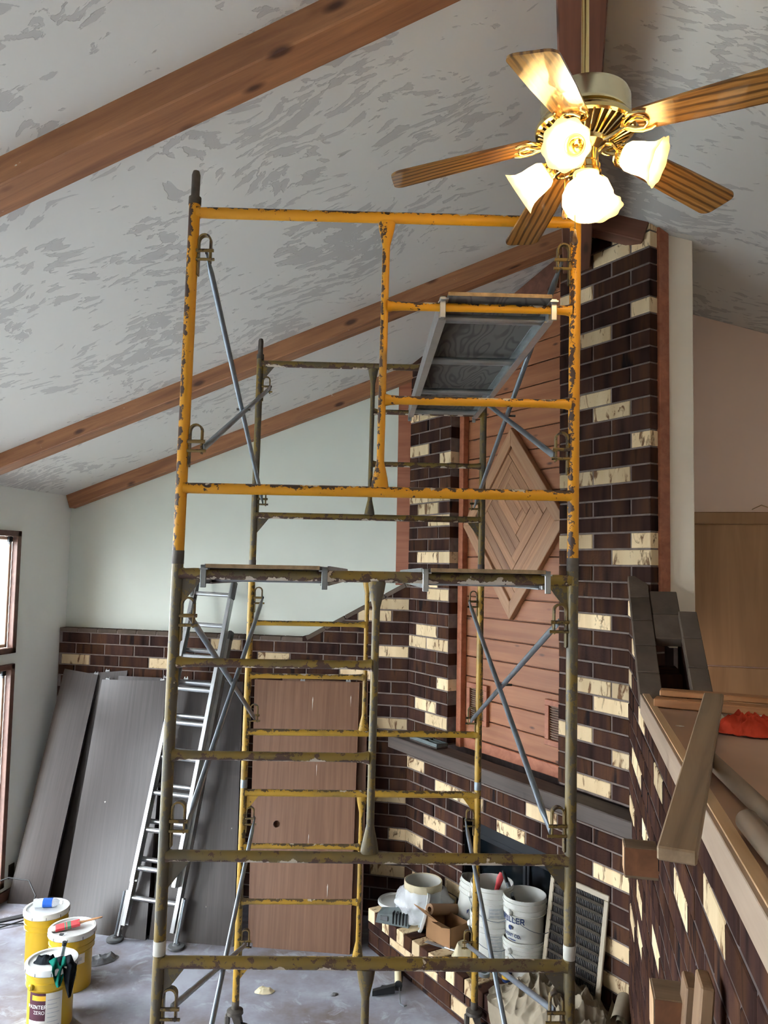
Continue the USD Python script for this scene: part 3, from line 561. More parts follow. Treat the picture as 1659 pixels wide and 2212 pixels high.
# ---------------------------------------------------------------- scaffold
NEAR = (-1.4412, 2.6555, .2504, .0082, .009); FAR = (-2.0017, 4.7169, .2641, .0064, .0104)
W = 1.48
def SF(fr):
    """Frame axes: u across the frame, w behind it, z up, with the tower's slight lean."""
    x, y, th, tx, ty = fr
    ux, uy = A([math.cos(th), math.sin(th), 0]), A([-math.sin(th), math.cos(th), 0])
    m = np.eye(4); m[:3, 0], m[:3, 1], m[:3, 2], m[:3, 3] = ux, uy, ux * tx + uy * ty + A([0, 0, 1]), (x, y, 0); return m
def at(fr, u, w, z): return (SF(fr) @ A([u, w, z, 1]))[:3]
def flare(m, p0, p1, r, rf, lf, mt, n=10):
    """A tube that widens to flattened ends where it is welded on."""
    p0, p1 = A(p0, float), A(p1, float); d = unit(p1 - p0); L = np.linalg.norm(p1 - p0)
    s = [0, lf * .35, lf, L - lf, L - lf * .35, L]; rr = [rf, rf * .85, r, r, rf * .85, rf]
    return m.path([p0 + d * v for v in s], rr, n, flat=[.55, .7, 1, 1, .7, .55] if abs(d[2]) > .5 else [1, .9, 1, 1, .9, 1], m=mt, up=(0, 1, 0) if abs(d[2]) > .5 else None)
def lock(t, fr, u, z, side, w=0.0, material='lock_metal'):
    """The hooked clip on the inner face of a post that a brace end drops on to."""
    m = MB(); s = side; mt = SF(fr); r0 = .0215
    m.box((u + s * (r0 - .001), w - .013, z - .095), (u + s * (r0 + .006), w + .013, z + .045), .002, m=mt).box((u + s * (r0 + .044), w - .013, z - .045), (u + s * (r0 + .051), w + .013, z + .045), .002, m=mt)
    arc = []
    for a in np.linspace(0, PI, 9):
        c, q = math.cos(a), math.sin(a); arc.append([(u + s * (r0 + .025 + (.0225 + k * .0035) * c), w + e * .013, z + .043 + (.0225 + k * .0035) * q) for k, e in ((-1, -1), (1, -1), (1, 1), (-1, 1))])
    m.rings(arc, True, m=mt)
    m.tube((u + s * (r0 - .004), w - .014, z), (u + s * (r0 + .062), w - .014, z), .007, 8, m=mt)
    m.tube((u + s * (r0 - .004), w - .014, z - .035), (u + s * (r0 + .066), w - .014, z - .035), .006, 8, m=mt)
    part('brace_lock', m, material, t)
def scaffold_frame(fr, T, rung_right, gus_top, gus_bot, look, label, bottom, dz=(.335, .69, 1.045), pins=False, sleeve='pin_metal'):
    """One welded frame whose top bar is at height T: posts, bars, a middle post and two rungs on one side."""
    t = thing('scaffold_section', label, 'scaffolding', group=None); mt = SF(fr); bar, post = look + '_bar', look + '_post'
    z0 = bottom
    for u in (0, W): part('post', MB().tube((u, 0, z0), (u, 0, T + .035), .0215, 18, m=mt), post, t)
    part('top_bar', flare(MB(), (.01, 0, T), (W - .01, 0, T), .0215, .026, .05, mt, 18), bar, t)
    part('bottom_bar', flare(MB(), (.01, 0, T - dz[2]), (W - .01, 0, T - dz[2]), .0205, .026, .05, mt, 18), bar, t)
    um = W / 2 + .005
    part('middle_post', flare(MB(), (um, 0, T - .016), (um, 0, T - dz[2] + .016), .0145, .034, .10, mt, 12), post, t)
    a, b = (um + .01, W - .015) if rung_right else (.015, um - .01)
    for q in dz[:2]: part('rung', flare(MB(), (a, 0, T - q), (b, 0, T - q), .0165, .025, .06, mt, 14), bar, t)
    for on, zz in ((gus_top, T), (gus_bot, T - dz[2])):
        if on:
            for u, s in ((0, 1), (W, -1)):
                g = MB().prism([(u + s * .012, zz - .005), (u + s * .10, zz - .012), (u + s * .012, zz - .125)], -.003, .003, 0, m=mt @ A([[1, 0, 0, 0], [0, 0, 1, 0], [0, 1, 0, 0], [0, 0, 0, 1.0]]))
                part('gusset', g, post, t, smooth=False)
    for u, s in ((0, 1), (W, -1)):
        for q in (.155, .895): lock(t, fr, u, T - q, s)
        if pins: part('coupling_pin', MB().tube((u, 0, T + .03), (u, 0, T + .06), .024, 14, m=mt).path([(u, 0, T + .05), (u, 0, T + .15), (u, 0, T + .165)], [.0165, .0165, .012], 14, m=mt), 'pin_metal', t)
        part('coupling_sleeve', MB().tube((u, 0, z0 + .0), (u, 0, z0 + .05), .0228, 16, m=mt), sleeve, t)
    return t
scaffold_frame(NEAR, 4.30, True, False, False, 'paint_yellow', 'bright yellow chipped scaffold section, topmost and nearest the camera', 2.945, (.35, .717, 1.07), True)
scaffold_frame(NEAR, 2.91, False, True, True, 'paint_olive', 'grimy olive scaffold section in the middle of the near side, carrying two planks', 1.545, (.327, .663, 1.02), sleeve='bucket_inside')
scaffold_frame(NEAR, 1.519, True, True, True, 'paint_olive', 'grimy olive scaffold section lowest on the near side, cut off by the picture edge', .21, (.33, .67, 1.02))
scaffold_frame(FAR, 4.265, True, True, True, 'paint_olive', 'dull olive scaffold section topmost on the far side, with corner gussets', 2.925, (.302, .648, 1.0), True)
scaffold_frame(FAR, 2.89, False, False, False, 'paint_mustard', 'mustard yellow scaffold section in the middle of the far side', 1.545, (.316, .65, 1.002), sleeve='galvanised')
scaffold_frame(FAR, 1.513, False, True, True, 'paint_mustard', 'mustard yellow scaffold section lowest on the far side, standing on casters', .21, (.326, .662, 1.01))
def brace(u, side, zn, zf, label):
    """A pair of crossed, riveted tubes on one side of the tower between the near and far frames."""
    t = thing('cross_brace', label, 'scaffold brace'); du = u + side * .052
    n_hi, n_lo = zn - .155 - .012, zn - .895 - .012; f_hi, f_lo = zf - .155 - .012, zf - .895 - .012
    for (za, zb, off) in ((n_hi, f_lo, 0.0), (n_lo, f_hi, side * .024)):
        a, b = at(NEAR, du + off, .03, za), at(FAR, du + off, -.03, zb); d = unit(b - a)
        m = MB().path([a - d * .035, a + d * .02, a + d * .09, b - d * .09, b - d * .02, b + d * .035], [.014, .0155, .0125, .0125, .0155, .014], 12, flat=[.3, .35, 1, 1, .35, .3], up=SF(NEAR)[:3, 0] * side)
        part('brace_tube', m, 'galvanised', t)
    c = (at(NEAR, du, 0, (n_hi + n_lo) / 2) + at(FAR, du, 0, (f_hi + f_lo) / 2)) / 2; ux = SF(NEAR)[:3, 0]
    part('rivet', MB().tube(c - ux * .025, c + ux * .045, .006, 8), 'pin_metal', t)
for (zn, zf, nm) in ((4.30, 4.265, 'top'), (2.91, 2.89, 'middle'), (1.519, 1.513, 'bottom')):
    brace(0, 1, zn, zf, f'crossed grey scaffold brace tubes on the left side, {nm} level')
    brace(W, -1, zn, zf, f'crossed grey scaffold brace tubes on the right side, {nm} level')
def plank(u0, u1, f0, f1, zn, zf, label, over=.05, worn=False):
    """An aluminium-railed plywood scaffold plank hooked over a near and a far bar."""
    t = thing('scaffold_plank', label, 'scaffold plank')
    a0, a1, b0, b1 = at(NEAR, u0, -over, zn), at(NEAR, u1, -over, zn), at(FAR, f0, over, zf), at(FAR, f1, over, zf)
    o = (a0 + a1) / 2; e = (b0 + b1) / 2; L = np.linalg.norm(e - o); wd = np.linalg.norm(a1 - a0)
    m = frame(o, e - o, y=A(a0) - A(a1)); al = 'aluminium_dull' if worn else 'aluminium'
    zt = .036
    part('deck', MB().box((-.015, -wd / 2 + .028, zt - .014), (L + .015, wd / 2 - .028, zt), .002), 'ply_under', t, m=m, smooth=False)
    for e0, e1 in ((-.018, -.0155), (L + .0155, L + .018)): part('deck_edge', MB().box((e0, -wd / 2 + .028, zt - .013), (e1, wd / 2 - .028, zt + .001)), 'ply_edge', t, m=m, smooth=False)
    for s in (-1, 1):
        r = MB()
        lo, hi = sorted((s * wd / 2, s * (wd / 2 - .006)))
        r.box((.095, lo, -.034), (L - .095, hi, zt + .002))
        lo, hi = sorted((s * wd / 2, s * (wd / 2 - .032)))
        r.box((.095, lo, -.037), (L - .095, hi, -.031)).box((.0, lo, zt - .02), (L, hi, zt - .0145))
        part('side_rail', r, al, t, m=m, smooth=False)
    for xx in (.16, L * .36, L * .66, L - .16): part('cross_bar', MB().path([(xx, -wd / 2 + .006, -.010), (xx, wd / 2 - .006, -.010)], .0185, 12), al, t, m=m)
    for s in (-1, 1):
        for x0, dr in ((0, 1), (L, -1)):
            h = MB(); yy = s * (wd / 2 - .012); lo, hi = yy - .011, yy + .011
            h.box((x0 + dr * .02, lo, -.045), (x0 + dr * .027, hi, .034), .002) if False else None
            h.box((x0 + dr * (over - .032), lo, -.05), (x0 + dr * (over - .024), hi, .034), .002)
            h.box((x0 + dr * (over - .032), lo, .023), (x0 + dr * .12, hi, .034), .002)
            h.box((x0 + dr * (over + .025), lo, -.036), (x0 + dr * .12, hi, .034), .002)
            part('hook', h, al, t, m=m, smooth=False)
plank(.955, 1.405, .985, 1.43, 3.95, 3.963, 'aluminium and plywood scaffold plank highest up, seen from below', .05)
plank(.09, .562, .14, .62, 2.91, 2.89, 'worn scaffold plank hooked on the middle bar, left of the two', .05, True)
plank(.913, 1.392, .955, 1.43, 2.91, 2.89, 'scaffold plank with bright aluminium hooks on the middle bar, right of the two', .05)
def caster(fr, u, label):
    x, y, z = at(fr, u, 0, 0)
    t = thing('caster_wheel', label, 'caster', (x, y, 0), fr[2])
    part('stem_plate', MB().lathe([(0, .215), (.028, .215), (.05, .205), (.052, .188), (.03, .18), (0, .18)], 20).tube((0, 0, .18), (0, 0, .26), .017, 14), 'pin_metal', t)
    f = MB()
    for s in (-1, 1): f.hull([(-.02 + .0, s * .034, .19), (.03, s * .034, .19), (.03, s * .028, .19), (-.02, s * .028, .19), (.035, s * .034, .06), (.06, s * .034, .06), (.06, s * .028, .06), (.035, s * .028, .06)])
    f.box((-.03, -.034, .178), (.04, .034, .188), .003).box((-.06, -.02, .12), (-.03, .02, .18), .006)
    part('fork', f, 'pin_metal', t)
    mw = frame((.045, 0, .065), (1, 0, 0), z=(0, 1, 0))
    part('wheel', MB().lathe([(0, -.018), (.04, -.018), (.06, -.016), (.065, -.008), (.065, .008), (.06, .016), (.04, .018), (0, .018)], 28, m=mw), 'rubber', t)
    part('hub_cap', MB().lathe([(0, -.022), (.03, -.02), (.032, -.017)], 20, m=mw).lathe([(.032, .017), (.03, .02), (0, .022)], 20, m=mw), 'galvanised', t)
caster(FAR, 0, 'black scaffold caster under the far left post'); caster(FAR, W, 'black scaffold caster under the far right post')
caster(NEAR, 0, 'black scaffold caster under the near left post'); caster(NEAR, W, 'black scaffold caster under the near right post')

# ---------------------------------------------------------------- ceiling fan
FC = A([.042, 2.458, 4.32])
fan = thing('ceiling_fan', 'brass five-bladed oak ceiling fan with lit glass shades hanging from the ridge', 'ceiling fan', FC)
part('downrod', MB().path([(0, 0, .16), (0, 0, .64)], .0125, 16), 'brass', fan)
part('canopy', MB().lathe([(.0125, .53), (.05, .545), (.068, .58), (.068, .61), (0, .61)], 28), 'brass', fan)
part('motor_housing', MB().lathe([(.0, .135), (.03, .135), (.05, .128), (.118, .122), (.134, .112), (.139, .10), (.139, .05), (.134, .04), (.11, .034), (.03, .032)], 48), 'brass_pale', fan)
part('vent_ring', MB().lathe([(.11, .036), (.138, .03), (.152, .018), (.156, .008), (.153, -.001), (.142, -.005), (.138, -.001), (.14, .006), (.11, .026)], 56), 'brass', fan)
part('vent_cone', MB().lathe([(.14, .004), (.08, -.028), (.07, -.036), (.0, -.036)], 40), 'brass_dark', fan)
for k in range(36):
    a = k * 2 * PI / 36; m = frame((0, 0, 0), (math.cos(a), math.sin(a), 0))
    part('rib', MB().path([(.144, 0, -.002), (.115, 0, -.016), (.082, 0, -.034), (.07, 0, -.04)], [.005, .0042, .0035, .0035], 7), 'brass', fan, m=m)
part('flywheel', MB().lathe([(0, -.03), (.07, -.03), (.076, -.038), (.07, -.05), (.052, -.058), (.042, -.064), (.04, -.10), (.046, -.108), (.046, -.125), (.05, -.13), (.05, -.14), (.036, -.15), (0, -.152)], 36), 'brass', fan)
for k in range(5):
    al = 3.2213 + k * 2 * PI / 5; e = A([math.cos(al), math.sin(al), -.106 / .62 + .0285 * math.cos(al) + .0054 * math.sin(al)])
    tv = A([-math.sin(al), math.cos(al), 0]); pt = math.radians(8); wv = tv * math.cos(pt) - A([0, 0, math.sin(pt)])
    m = frame((0, 0, 0), e, y=wv)
    pts = []
    for x, h in ((.185, .052), (.56, .068)): pts += [(x, -h), (x, h)]
    cr = .03; c_ = []
    for cx, cy, a0 in ((.59, -.038, -90), (.59, .038, 0)):
        for q in range(6): c_.append((cx + cr * math.cos(math.radians(a0 + q * 18)), cy + cr * math.sin(math.radians(a0 + q * 18))))
    out = [(.185, -.05), (.4, -.062)] + c_ + [(.4, .062), (.185, .05), (.172, .035), (.172, -.035)]
    b = part('blade', MB().prism(out, -.004, .004, .0015), 'blade_oak', fan, m=m, smooth=False)
    g = MB()                                                     # the blade iron: an arm that opens into a loop
    g.path([(.055, 0, -.034), (.085, 0, -.036), (.115, 0, -.024), (.14, 0, -.012)], [.009, .007, .007, .006], 10)
    for s in (-1, 1):
        g.path([(.13, s * .004, -.012), (.15, s * .03, -.010), (.175, s * .046, -.008), (.205, s * .045, -.007), (.222, s * .036, -.007)], [.006, .006, .0055, .005, .004], 8)
        g.path([(.14, s * .0, -.012), (.165, s * .018, -.014), (.19, s * .026, -.012), (.207, s * .012, -.010), (.21, 0, -.009)], [.006, .006, .0055, .005, .0045], 8)
    part('blade_iron', g, 'brass', fan, m=m)
def lamp(p, k):
    b = UsdLux.SphereLight.Define(stage, f'/World/ceiling_fan/bulb_{k}' if k else '/World/ceiling_fan/bulb')
    b.CreateRadiusAttr(.025); b.CreateIntensityAttr(BULB); b.CreateColorAttr(Gf.Vec3f(1.0, .82, .55)); b.AddTranslateOp().Set(Gf.Vec3d(*map(float, p)))
def bell(n=36):
    prof = [(.026, .0), (.034, .006), (.043, .02), (.047, .045), (.049, .07), (.054, .09), (.063, .105), (.072, .116), (.0705, .1165), (.061, .106), (.052, .091), (.047, .07), (.045, .045), (.041, .021), (.032, .0075), (.024, .002)]
    wob = [0, 0, 0, 0, .0, .008, .025, .045, .045, .025, .008, 0, 0, 0, 0, 0]
    return MB().lathe(prof, n * 2, wob=wob)
for k, (a_deg, tilt) in enumerate(((-105, -26), (-14, -24), (75, -30), (166, -30))):
    a = math.radians(a_deg); h = A([math.cos(a), math.sin(a), 0]); axv = h * math.cos(math.radians(tilt)) + A([0, 0, math.sin(math.radians(tilt))])
    neck = h * .115 + A([0, 0, -.098]); m = frame(neck, np.cross(axv, (0, 0, 1)), z=axv)
    part('lamp_arm', MB().path([h * .035 + A([0, 0, -.07]), h * .06 + A([0, 0, -.05]), h * .085 + A([0, 0, -.055]), h * .1 + A([0, 0, -.078]), neck - axv * .01], .0065, 8), 'brass', fan)
    part('lamp_fitter', MB().lathe([(.008, -.022), (.02, -.016), (.029, -.004), (.031, .012), (.029, .014), (.02, .0)], 24), 'brass', fan, m=m)
    s = part('lamp_shade', bell(), 'shade_glass', fan, m=m, smooth=60)
    lamp(neck + axv * .066, k)
gm = frame((.008, .0, -.15), (1, 0, 0), z=(0, 0, -1))
gs = part('globe_shade', MB().lathe([(.026, 0), (.045, .004), (.066, .022), (.078, .05), (.078, .08), (.066, .106), (.045, .124), (.043, .122), (.064, .105), (.0755, .08), (.0755, .05), (.064, .024), (.044, .007)], 40), 'shade_glass', fan, m=gm, smooth=60)
lamp(A([.008, 0, -.212]), 4)
for (x, y, z1, L) in ((-.062, .01, -.12, .10), (-.03, -.02, -.15, .17)):
    part('pull_chain', MB().path([(x, y, z1), (x, y, z1 - L)], .0018, 6), 'brass', fan)
    part('chain_fob', MB().lathe([(0, z1 - L + .004), (.003, z1 - L), (.006, z1 - L - .02), (.0095, z1 - L - .04), (.006, z1 - L - .048), (0, z1 - L - .05)], 14, m=frame((x, y, 0), (1, 0, 0))), 'blade_oak', fan)

# ---------------------------------------------------------------- door slabs leaning on the brick
def slab(name, label, bl, br, tl, tr, th, material, hardware=(), hole=None, pins=2, group=None):
    """A flat door slab from its bottom edge on the floor to its top edge near the wall; th is its thickness, behind the face."""
    bl, br, tl, tr = (A(v, float) for v in (bl, br, tl, tr))
    mid_b, mid_t = (bl + br) / 2, (tl + tr) / 2; ax = mid_t - mid_b; L = np.linalg.norm(ax); wv = unit(br - bl); wd = np.linalg.norm(br - bl)
    m = frame(mid_b, ax, y=wv); sgn = 1 if m[1, 2] > 0 else -1
    top_y = lambda y: float(np.interp(y, [(np.linalg.inv(m) @ A([*tl, 1]))[1], (np.linalg.inv(m) @ A([*tr, 1]))[1]], [(np.linalg.inv(m) @ A([*tl, 1]))[0], (np.linalg.inv(m) @ A([*tr, 1]))[0]]))
    t = thing(name, label, 'door', group=group)
    q = [(np.linalg.inv(m) @ A([*p, 1]))[:2] for p in (bl, tl, tr, br)]
    face = trimesh.creation.extrude_polygon(Polygon(q).difference(__import__('shapely').Point(hole).buffer(.027, 10) if hole else Polygon()), th, engine='earcut')
    face.apply_translation((0, 0, 0 if sgn > 0 else -th))
    part('slab', MB().mesh(face), material, t, m=m, smooth=False)
    for (y, k) in hardware:
        h = MB(); L_ = L; L = top_y(y)
        zc_ = sgn * th * .5
        h.box((L, y - .022, zc_ - .008), (L + .004, y + .022, zc_ + .008), .001)
        for q in (-.012, .012): h.tube((L, y + q, zc_), (L + .028, y + q, zc_), .0045, 8)
        h.tube((L + .012, y - .02, zc_), (L + .012, y + .02, zc_), .006, 8)
        part('pivot', h, 'aluminium', t, m=m); L = L_
    return t, m, L, wd, sgn
D1 = slab('door_slab', 'narrow dark grey door slab leaning furthest left, in the corner by the window', (-4.70, 6.06, 0), (-4.36, 6.12, 0), (-4.60, 6.60, 1.93), (-4.26, 6.555, 1.905), .034, 'door_dark', ((.14, 0),))
D1b = slab('door_slab', 'dark door slab standing angled behind the leftmost slab, its black edge showing', (-4.58, 6.27, 0), (-4.06, 6.33, 0), (-4.50, 6.60, 1.89), (-4.0, 6.655, 1.94), .034, 'door_dark', ((.05, 0),))
D2 = slab('door_slab', 'wide dark grey bifold door slab leaning between the corner slabs and the ladder', (-3.99, 5.76, 0), (-3.22, 5.78, 0), (-4.195, 6.56, 1.858), (-3.555, 6.575, 1.882), .034, 'door_dark', ((-.27, 0), (.27, 0)))
D2b = slab('door_slab', 'pale-edged dark slab directly behind the wide grey door slab', (-3.78, 5.83, 0), (-3.06, 5.87, 0), (-4.06, 6.62, 1.89), (-3.55, 6.625, 1.90), .034, 'door_dark', ((.2, 0), (.24, 0)))
D3 = slab('door_slab', 'dark grey door slab leaning behind the aluminium ladder', (-3.20, 5.80, 0), (-2.52, 5.87, 0), (-3.41, 6.57, 1.895), (-2.82, 6.58, 1.915), .034, 'door_dark', ((-.24, 0), (.2, 0)))
D4b = slab('door_slab', 'shadowed brown door slab showing as a strip left of the front brown door', (-2.44, 5.96, 0), (-1.70, 6.06, 0), (-2.70, 6.60, 1.925), (-1.86, 6.625, 1.95), .034, 'door_brown')
D5 = slab('door_slab', 'brown door slab showing as a strip right of the front brown door', (-2.3, 6.02, 0), (-1.56, 6.10, 0), (-2.45, 6.62, 1.945), (-1.69, 6.635, 1.96), .034, 'door_brown')
D4 = slab('door_slab', 'front brown veneer door slab with a round lock hole and white paint drips', (-2.378, 5.905, 0), (-1.622, 5.99, 0), (-2.555, 6.555, 1.93), (-1.75, 6.575, 1.965), .034, 'door_brown', ((-.1, 0), (.3, 0)), hole=(.90, -.25))
def on_slab(D, x, y): return D[1] @ A([[1, 0, 0, x], [0, 1, 0, y], [0, 0, 1, -D[4] * .0005], [0, 0, 0, 1]])
for D, spots in ((D4, ((.78, .02, .05, .003), (1.32, .06, .05, .0035), (1.86, .0, .06, .004), (.42, .19, .05, .004), (1.88, .33, .05, .004))), (D2, ((1.0, -.12, .008, .007), )), (D3, ((.82, .27, .008, .006), (1.72, -.0, .03, .003), (.25, .1, .008, .004)))):
    for x, y, l_, w_ in spots:
        part('paint_drip', MB().hull([(-l_, 0, 0), (l_, 0, 0), (l_ * .6, w_, 0), (l_ * .6, -w_, 0), (0, 0, -D[4] * .003), (l_ * .5, 0, -D[4] * .004)]), 'white_paint_spot', D[0], m=on_slab(D, x, y), smooth=False)

# ---------------------------------------------------------------- aluminium extension ladder
ld = thing('extension_ladder', 'aluminium extension ladder leaning against the brick wall behind the scaffold', 'ladder')
b0, t0 = A([-3.19, 5.735, .0]), A([-3.128, 6.68, 2.76])
ax = unit(t0 - b0); L = np.linalg.norm(t0 - b0); wl_ = unit(A([.505, .02, 0])); mL = frame(b0, ax, y=wl_)
sg = 1 if mL[1, 2] < 0 else -1                       # towards the room
def rail(x0, x1, y, z0, name='rail'):
    s = 1 if y > 0 else -1
    m_ = MB().box((x0, y - s * .006, z0 - .034), (x1, y, z0 + .034), .001).box((x0, y, z0 + .027), (x1, y - s * .034, z0 + .034), .001).box((x0, y, z0 - .034), (x1, y - s * .034, z0 - .027), .001)
    part(name, m_, 'aluminium', ld, m=mL, smooth=False)
HWB, HWF = .225, .195                                 # half widths of base and fly sections
for s in (-1, 1):
    rail(.10, 2.47, s * HWB, 0, 'base_rail'); rail(.42, L - .02, s * HWF, sg * .07, 'fly_rail')
for i in range(9):
    x = .30 + i * .285
    if x < 2.4: part('base_rung', MB().path([(x, -HWB, 0), (x, HWB, 0)], .02, 10, flat=1.0), 'aluminium', ld, m=mL)
for i in range(9):
    x = .52 + i * .285
    if x < L - .1: part('fly_rung', MB().path([(x, -HWF, sg * .07), (x, HWF, sg * .07)], .02, 10), 'aluminium', ld, m=mL)
for s in (-1, 1):
    part('end_cap', MB().box((L - .16, s * (HWF - .03), sg * .07 - .042), (L + .015, s * (HWF + .008), sg * .07 + .042), .012), 'rubber_grey', ld, m=mL)
    part('base_cap', MB().box((2.41, s * (HWB - .028), -.035), (2.49, s * (HWB + .004), .035), .006), 'rubber_grey', ld, m=mL)
    lv = MB().box((.02, s * (HWB + .004), -.02), (.35, s * (HWB + .022), .02), .003); part('leveler_tube', lv, 'aluminium', ld, m=mL)
    topf = (mL @ A([.34, s * (HWB + .034), sg * .02, 1]))[:3]; low_ = (mL @ A([.035, s * (HWB + .034), sg * .02, 1]))[:3]
    fx, fy = low_[0], low_[1] - .004
    part('leveler_leg', MB().path([(fx, fy, .02), low_, topf], .009, 10), 'galvanised', ld)
    part('leveler_foot', MB().lathe([(0, .034), (.02, .034), (.03, .024), (.062, .02), (.066, .012), (.064, .0), (0, .0)], 24, m=frame((fx, fy, 0), (1, 0, 0))), 'rubber_grey', ld)

# ---------------------------------------------------------------- buckets
def bucket(name, label, loc, rz, body, h=.375, r0=.135, r1=.148, lid=True, ears=True, group=None, tilt=None, bail=True):
    t = thing(name, label, 'bucket', loc, rz, group) if tilt is None else thing(name, label, 'bucket', m=tilt)
    n = 40; rb = r1 - .012
    prof = [(0, .004), (r0 - .006, .004), (r0, .0), (r0 + .001, .01), (rb + (r1 - rb) * .1, h * .70), (r1 + .003, h * .702), (r1 + .004, h * .715), (r1 + .0, h * .72), (r1 + .001, h * .80), (r1 + .006, h * .803), (r1 + .006, h * .815), (r1 + .001, h * .82), (r1 + .002, h * .90), (r1 + .008, h * .905), (r1 + .008, h * .93), (r1 + .002, h * .935), (r1 + .003, h)]
    if not lid: prof += [(r1 - .001, h), (r1 - .003, h * .93), (rb - .003, h * .7), (r0 - .003, .012), (0, .012)]
    else: prof += [(0, h)]
    part('body', MB().lathe(prof, n), body, t, smooth=40)
    if lid:
        lr = r1 + .013
        part('lid', MB().lathe([(0, h + .004), (lr - .03, h + .004), (lr - .024, h + .006), (lr - .02, h + .016), (lr - .004, h + .017), (lr, h + .012), (lr + .001, h - .018), (lr - .004, h - .024), (lr - .008, h - .018)], n), 'lid_white', t, smooth=40)
        for k in range(10):
            a = k * PI / 5 + .2; part('lid_notch', MB().box((lr - .0005, -.002, h - .019), (lr + .0022, .002, h - .001), m=frame((0, 0, 0), (math.cos(a), math.sin(a), 0))), 'rubber_grey', t, smooth=False)
    if ears:
        for s in (-1, 1):
            part('handle_ear', MB().lathe([(0, .026), (.012, .026), (.02, .018), (.022, 0), (0, 0)], 16, m=frame((s * (r1 - .002), 0, h * .76), (0, 1, 0), z=(s, 0, 0))), body, t)
        hp_ = bail and [((r1 + .02) * math.cos(q), -.05 * math.sin(q) - (r1 + .0) * math.sin(q), h * .76 - .10 * math.sin(q)) for q in np.linspace(0, PI, 17)]
        if bail: part('handle', MB().path(hp_, .0025, 7), 'galvanised', t)
    return t
def wrap_label(t, r, z0, z1, a0, a1, material, name='label', n=14, off=.0012, dr=0.0):
    """A printed label following the bucket's side, between two angles."""
    aa = np.linspace(a0, a1, n); v = []
    for q, z in ((off, z0), (off, z1)):
        v += [((r + q + dr * (z - z0)) * math.cos(a), (r + q + dr * (z - z0)) * math.sin(a), z) for a in aa]
    f = [(i, i + 1, n + i + 1, n + i) for i in range(n - 1)]
    part(name, MB().add(v, f), material, t, smooth=True)
def wrap_text(t, text, hgt, r, z, a_mid, material, name='lettering', bold=True):
    tm = meshkit.text_mesh(text, hgt, .0008, bold); v = A(tm.vertices); v[:, 0] -= v[:, 0].mean() if False else (v[:, 0].max() + v[:, 0].min()) / 2
    sub = trimesh.Trimesh(v, tm.faces)
    v = A(sub.vertices); a = a_mid + v[:, 0] / r
    out = np.c_[(r + .0022 + v[:, 2]) * np.cos(a), (r + .0022 + v[:, 2]) * np.sin(a), z + v[:, 1]]
    part(name, MB().add(out, sub.faces), material, t, smooth=False)
def face_angle(loc): return math.atan2(-loc[1], -loc[0])          # towards the camera
Y1, Y2, Y3 = (-3.76, 5.29, 0), (-3.385, 5.06, 0), (-3.235, 4.63, 0)
bucket('yellow_bucket', 'yellow paint bucket furthest back, a water bottle lying on its white lid', Y1, .1, 'bucket_yellow', bail=False)
k2 = bucket('yellow_bucket', 'yellow paint bucket in the middle, a red paintbrush lying on its white lid', Y2, 1.15, 'bucket_yellow', bail=False)
k3 = bucket('yellow_bucket', 'yellow paint bucket nearest the camera, with a black and teal cloth on its lid', Y3, 1.35, 'bucket_yellow', bail=False)
fa = face_angle(Y3) - 1.35
wrap_label(k3, .1435, .035, .25, fa - .95, fa - .18, 'label_maroon'); wrap_label(k3, .1435, .005, .085, fa - .95, fa - .18, 'label_white', off=.002); wrap_label(k3, .1435, .005, .25, fa - .18, fa + .5, 'label_white')
wrap_label(k3, .1435, .205, .235, fa - .8, fa - .18, 'label_yellow', off=.002)
wrap_text(k3, 'PAINTER', .021, .1445, .158, fa - .555, 'ink_white'); wrap_text(k3, 'ZERO', .02, .1445, .125, fa - .45, 'ink_white', bold=False)
for j in range(7): wrap_label(k3, .1435, .05 + j * .026, .055 + j * .026, fa - .1, fa + .4 - (j % 3) * .06, 'label_grey', 'print_line', off=.002)
fa2 = face_angle(Y2) - 1.15
wrap_label(k2, .1435, .19, .255, fa2 + .1, fa2 + .65, 'label_white'); wrap_label(k2, .1435, .21, .235, fa2 + .2, fa2 + .5, 'label_grey', off=.002)
LZ = .375 + .004
# water bottle on the first lid
wbm = frame((-3.86, 5.27, LZ + .033), (.93, .36, 0))
wbt = thing('water_bottle', 'clear plastic water bottle with a blue label lying on a yellow bucket lid', 'bottle', m=wbm)
part('body', MB().lathe([(0, 0), (.028, .002), (.032, .012), (.030, .03), (.032, .05), (.032, .14), (.03, .155), (.018, .175), (.012, .185), (.012, .195), (0, .195)], 24, m=frame((0, 0, 0), (0, 0, -1), z=(1, 0, 0))), 'plastic_film', wbt)
part('label', MB().lathe([(.0325, .07), (.033, .072), (.033, .135), (.0325, .137)], 24, m=frame((0, 0, 0), (0, 0, -1), z=(1, 0, 0))), 'bottle_blue', wbt)
part('cap', MB().lathe([(0, .190), (.0145, .190), (.0145, .207), (0, .208)], 18, m=frame((0, 0, 0), (0, 0, -1), z=(1, 0, 0))), 'ink_white', wbt)
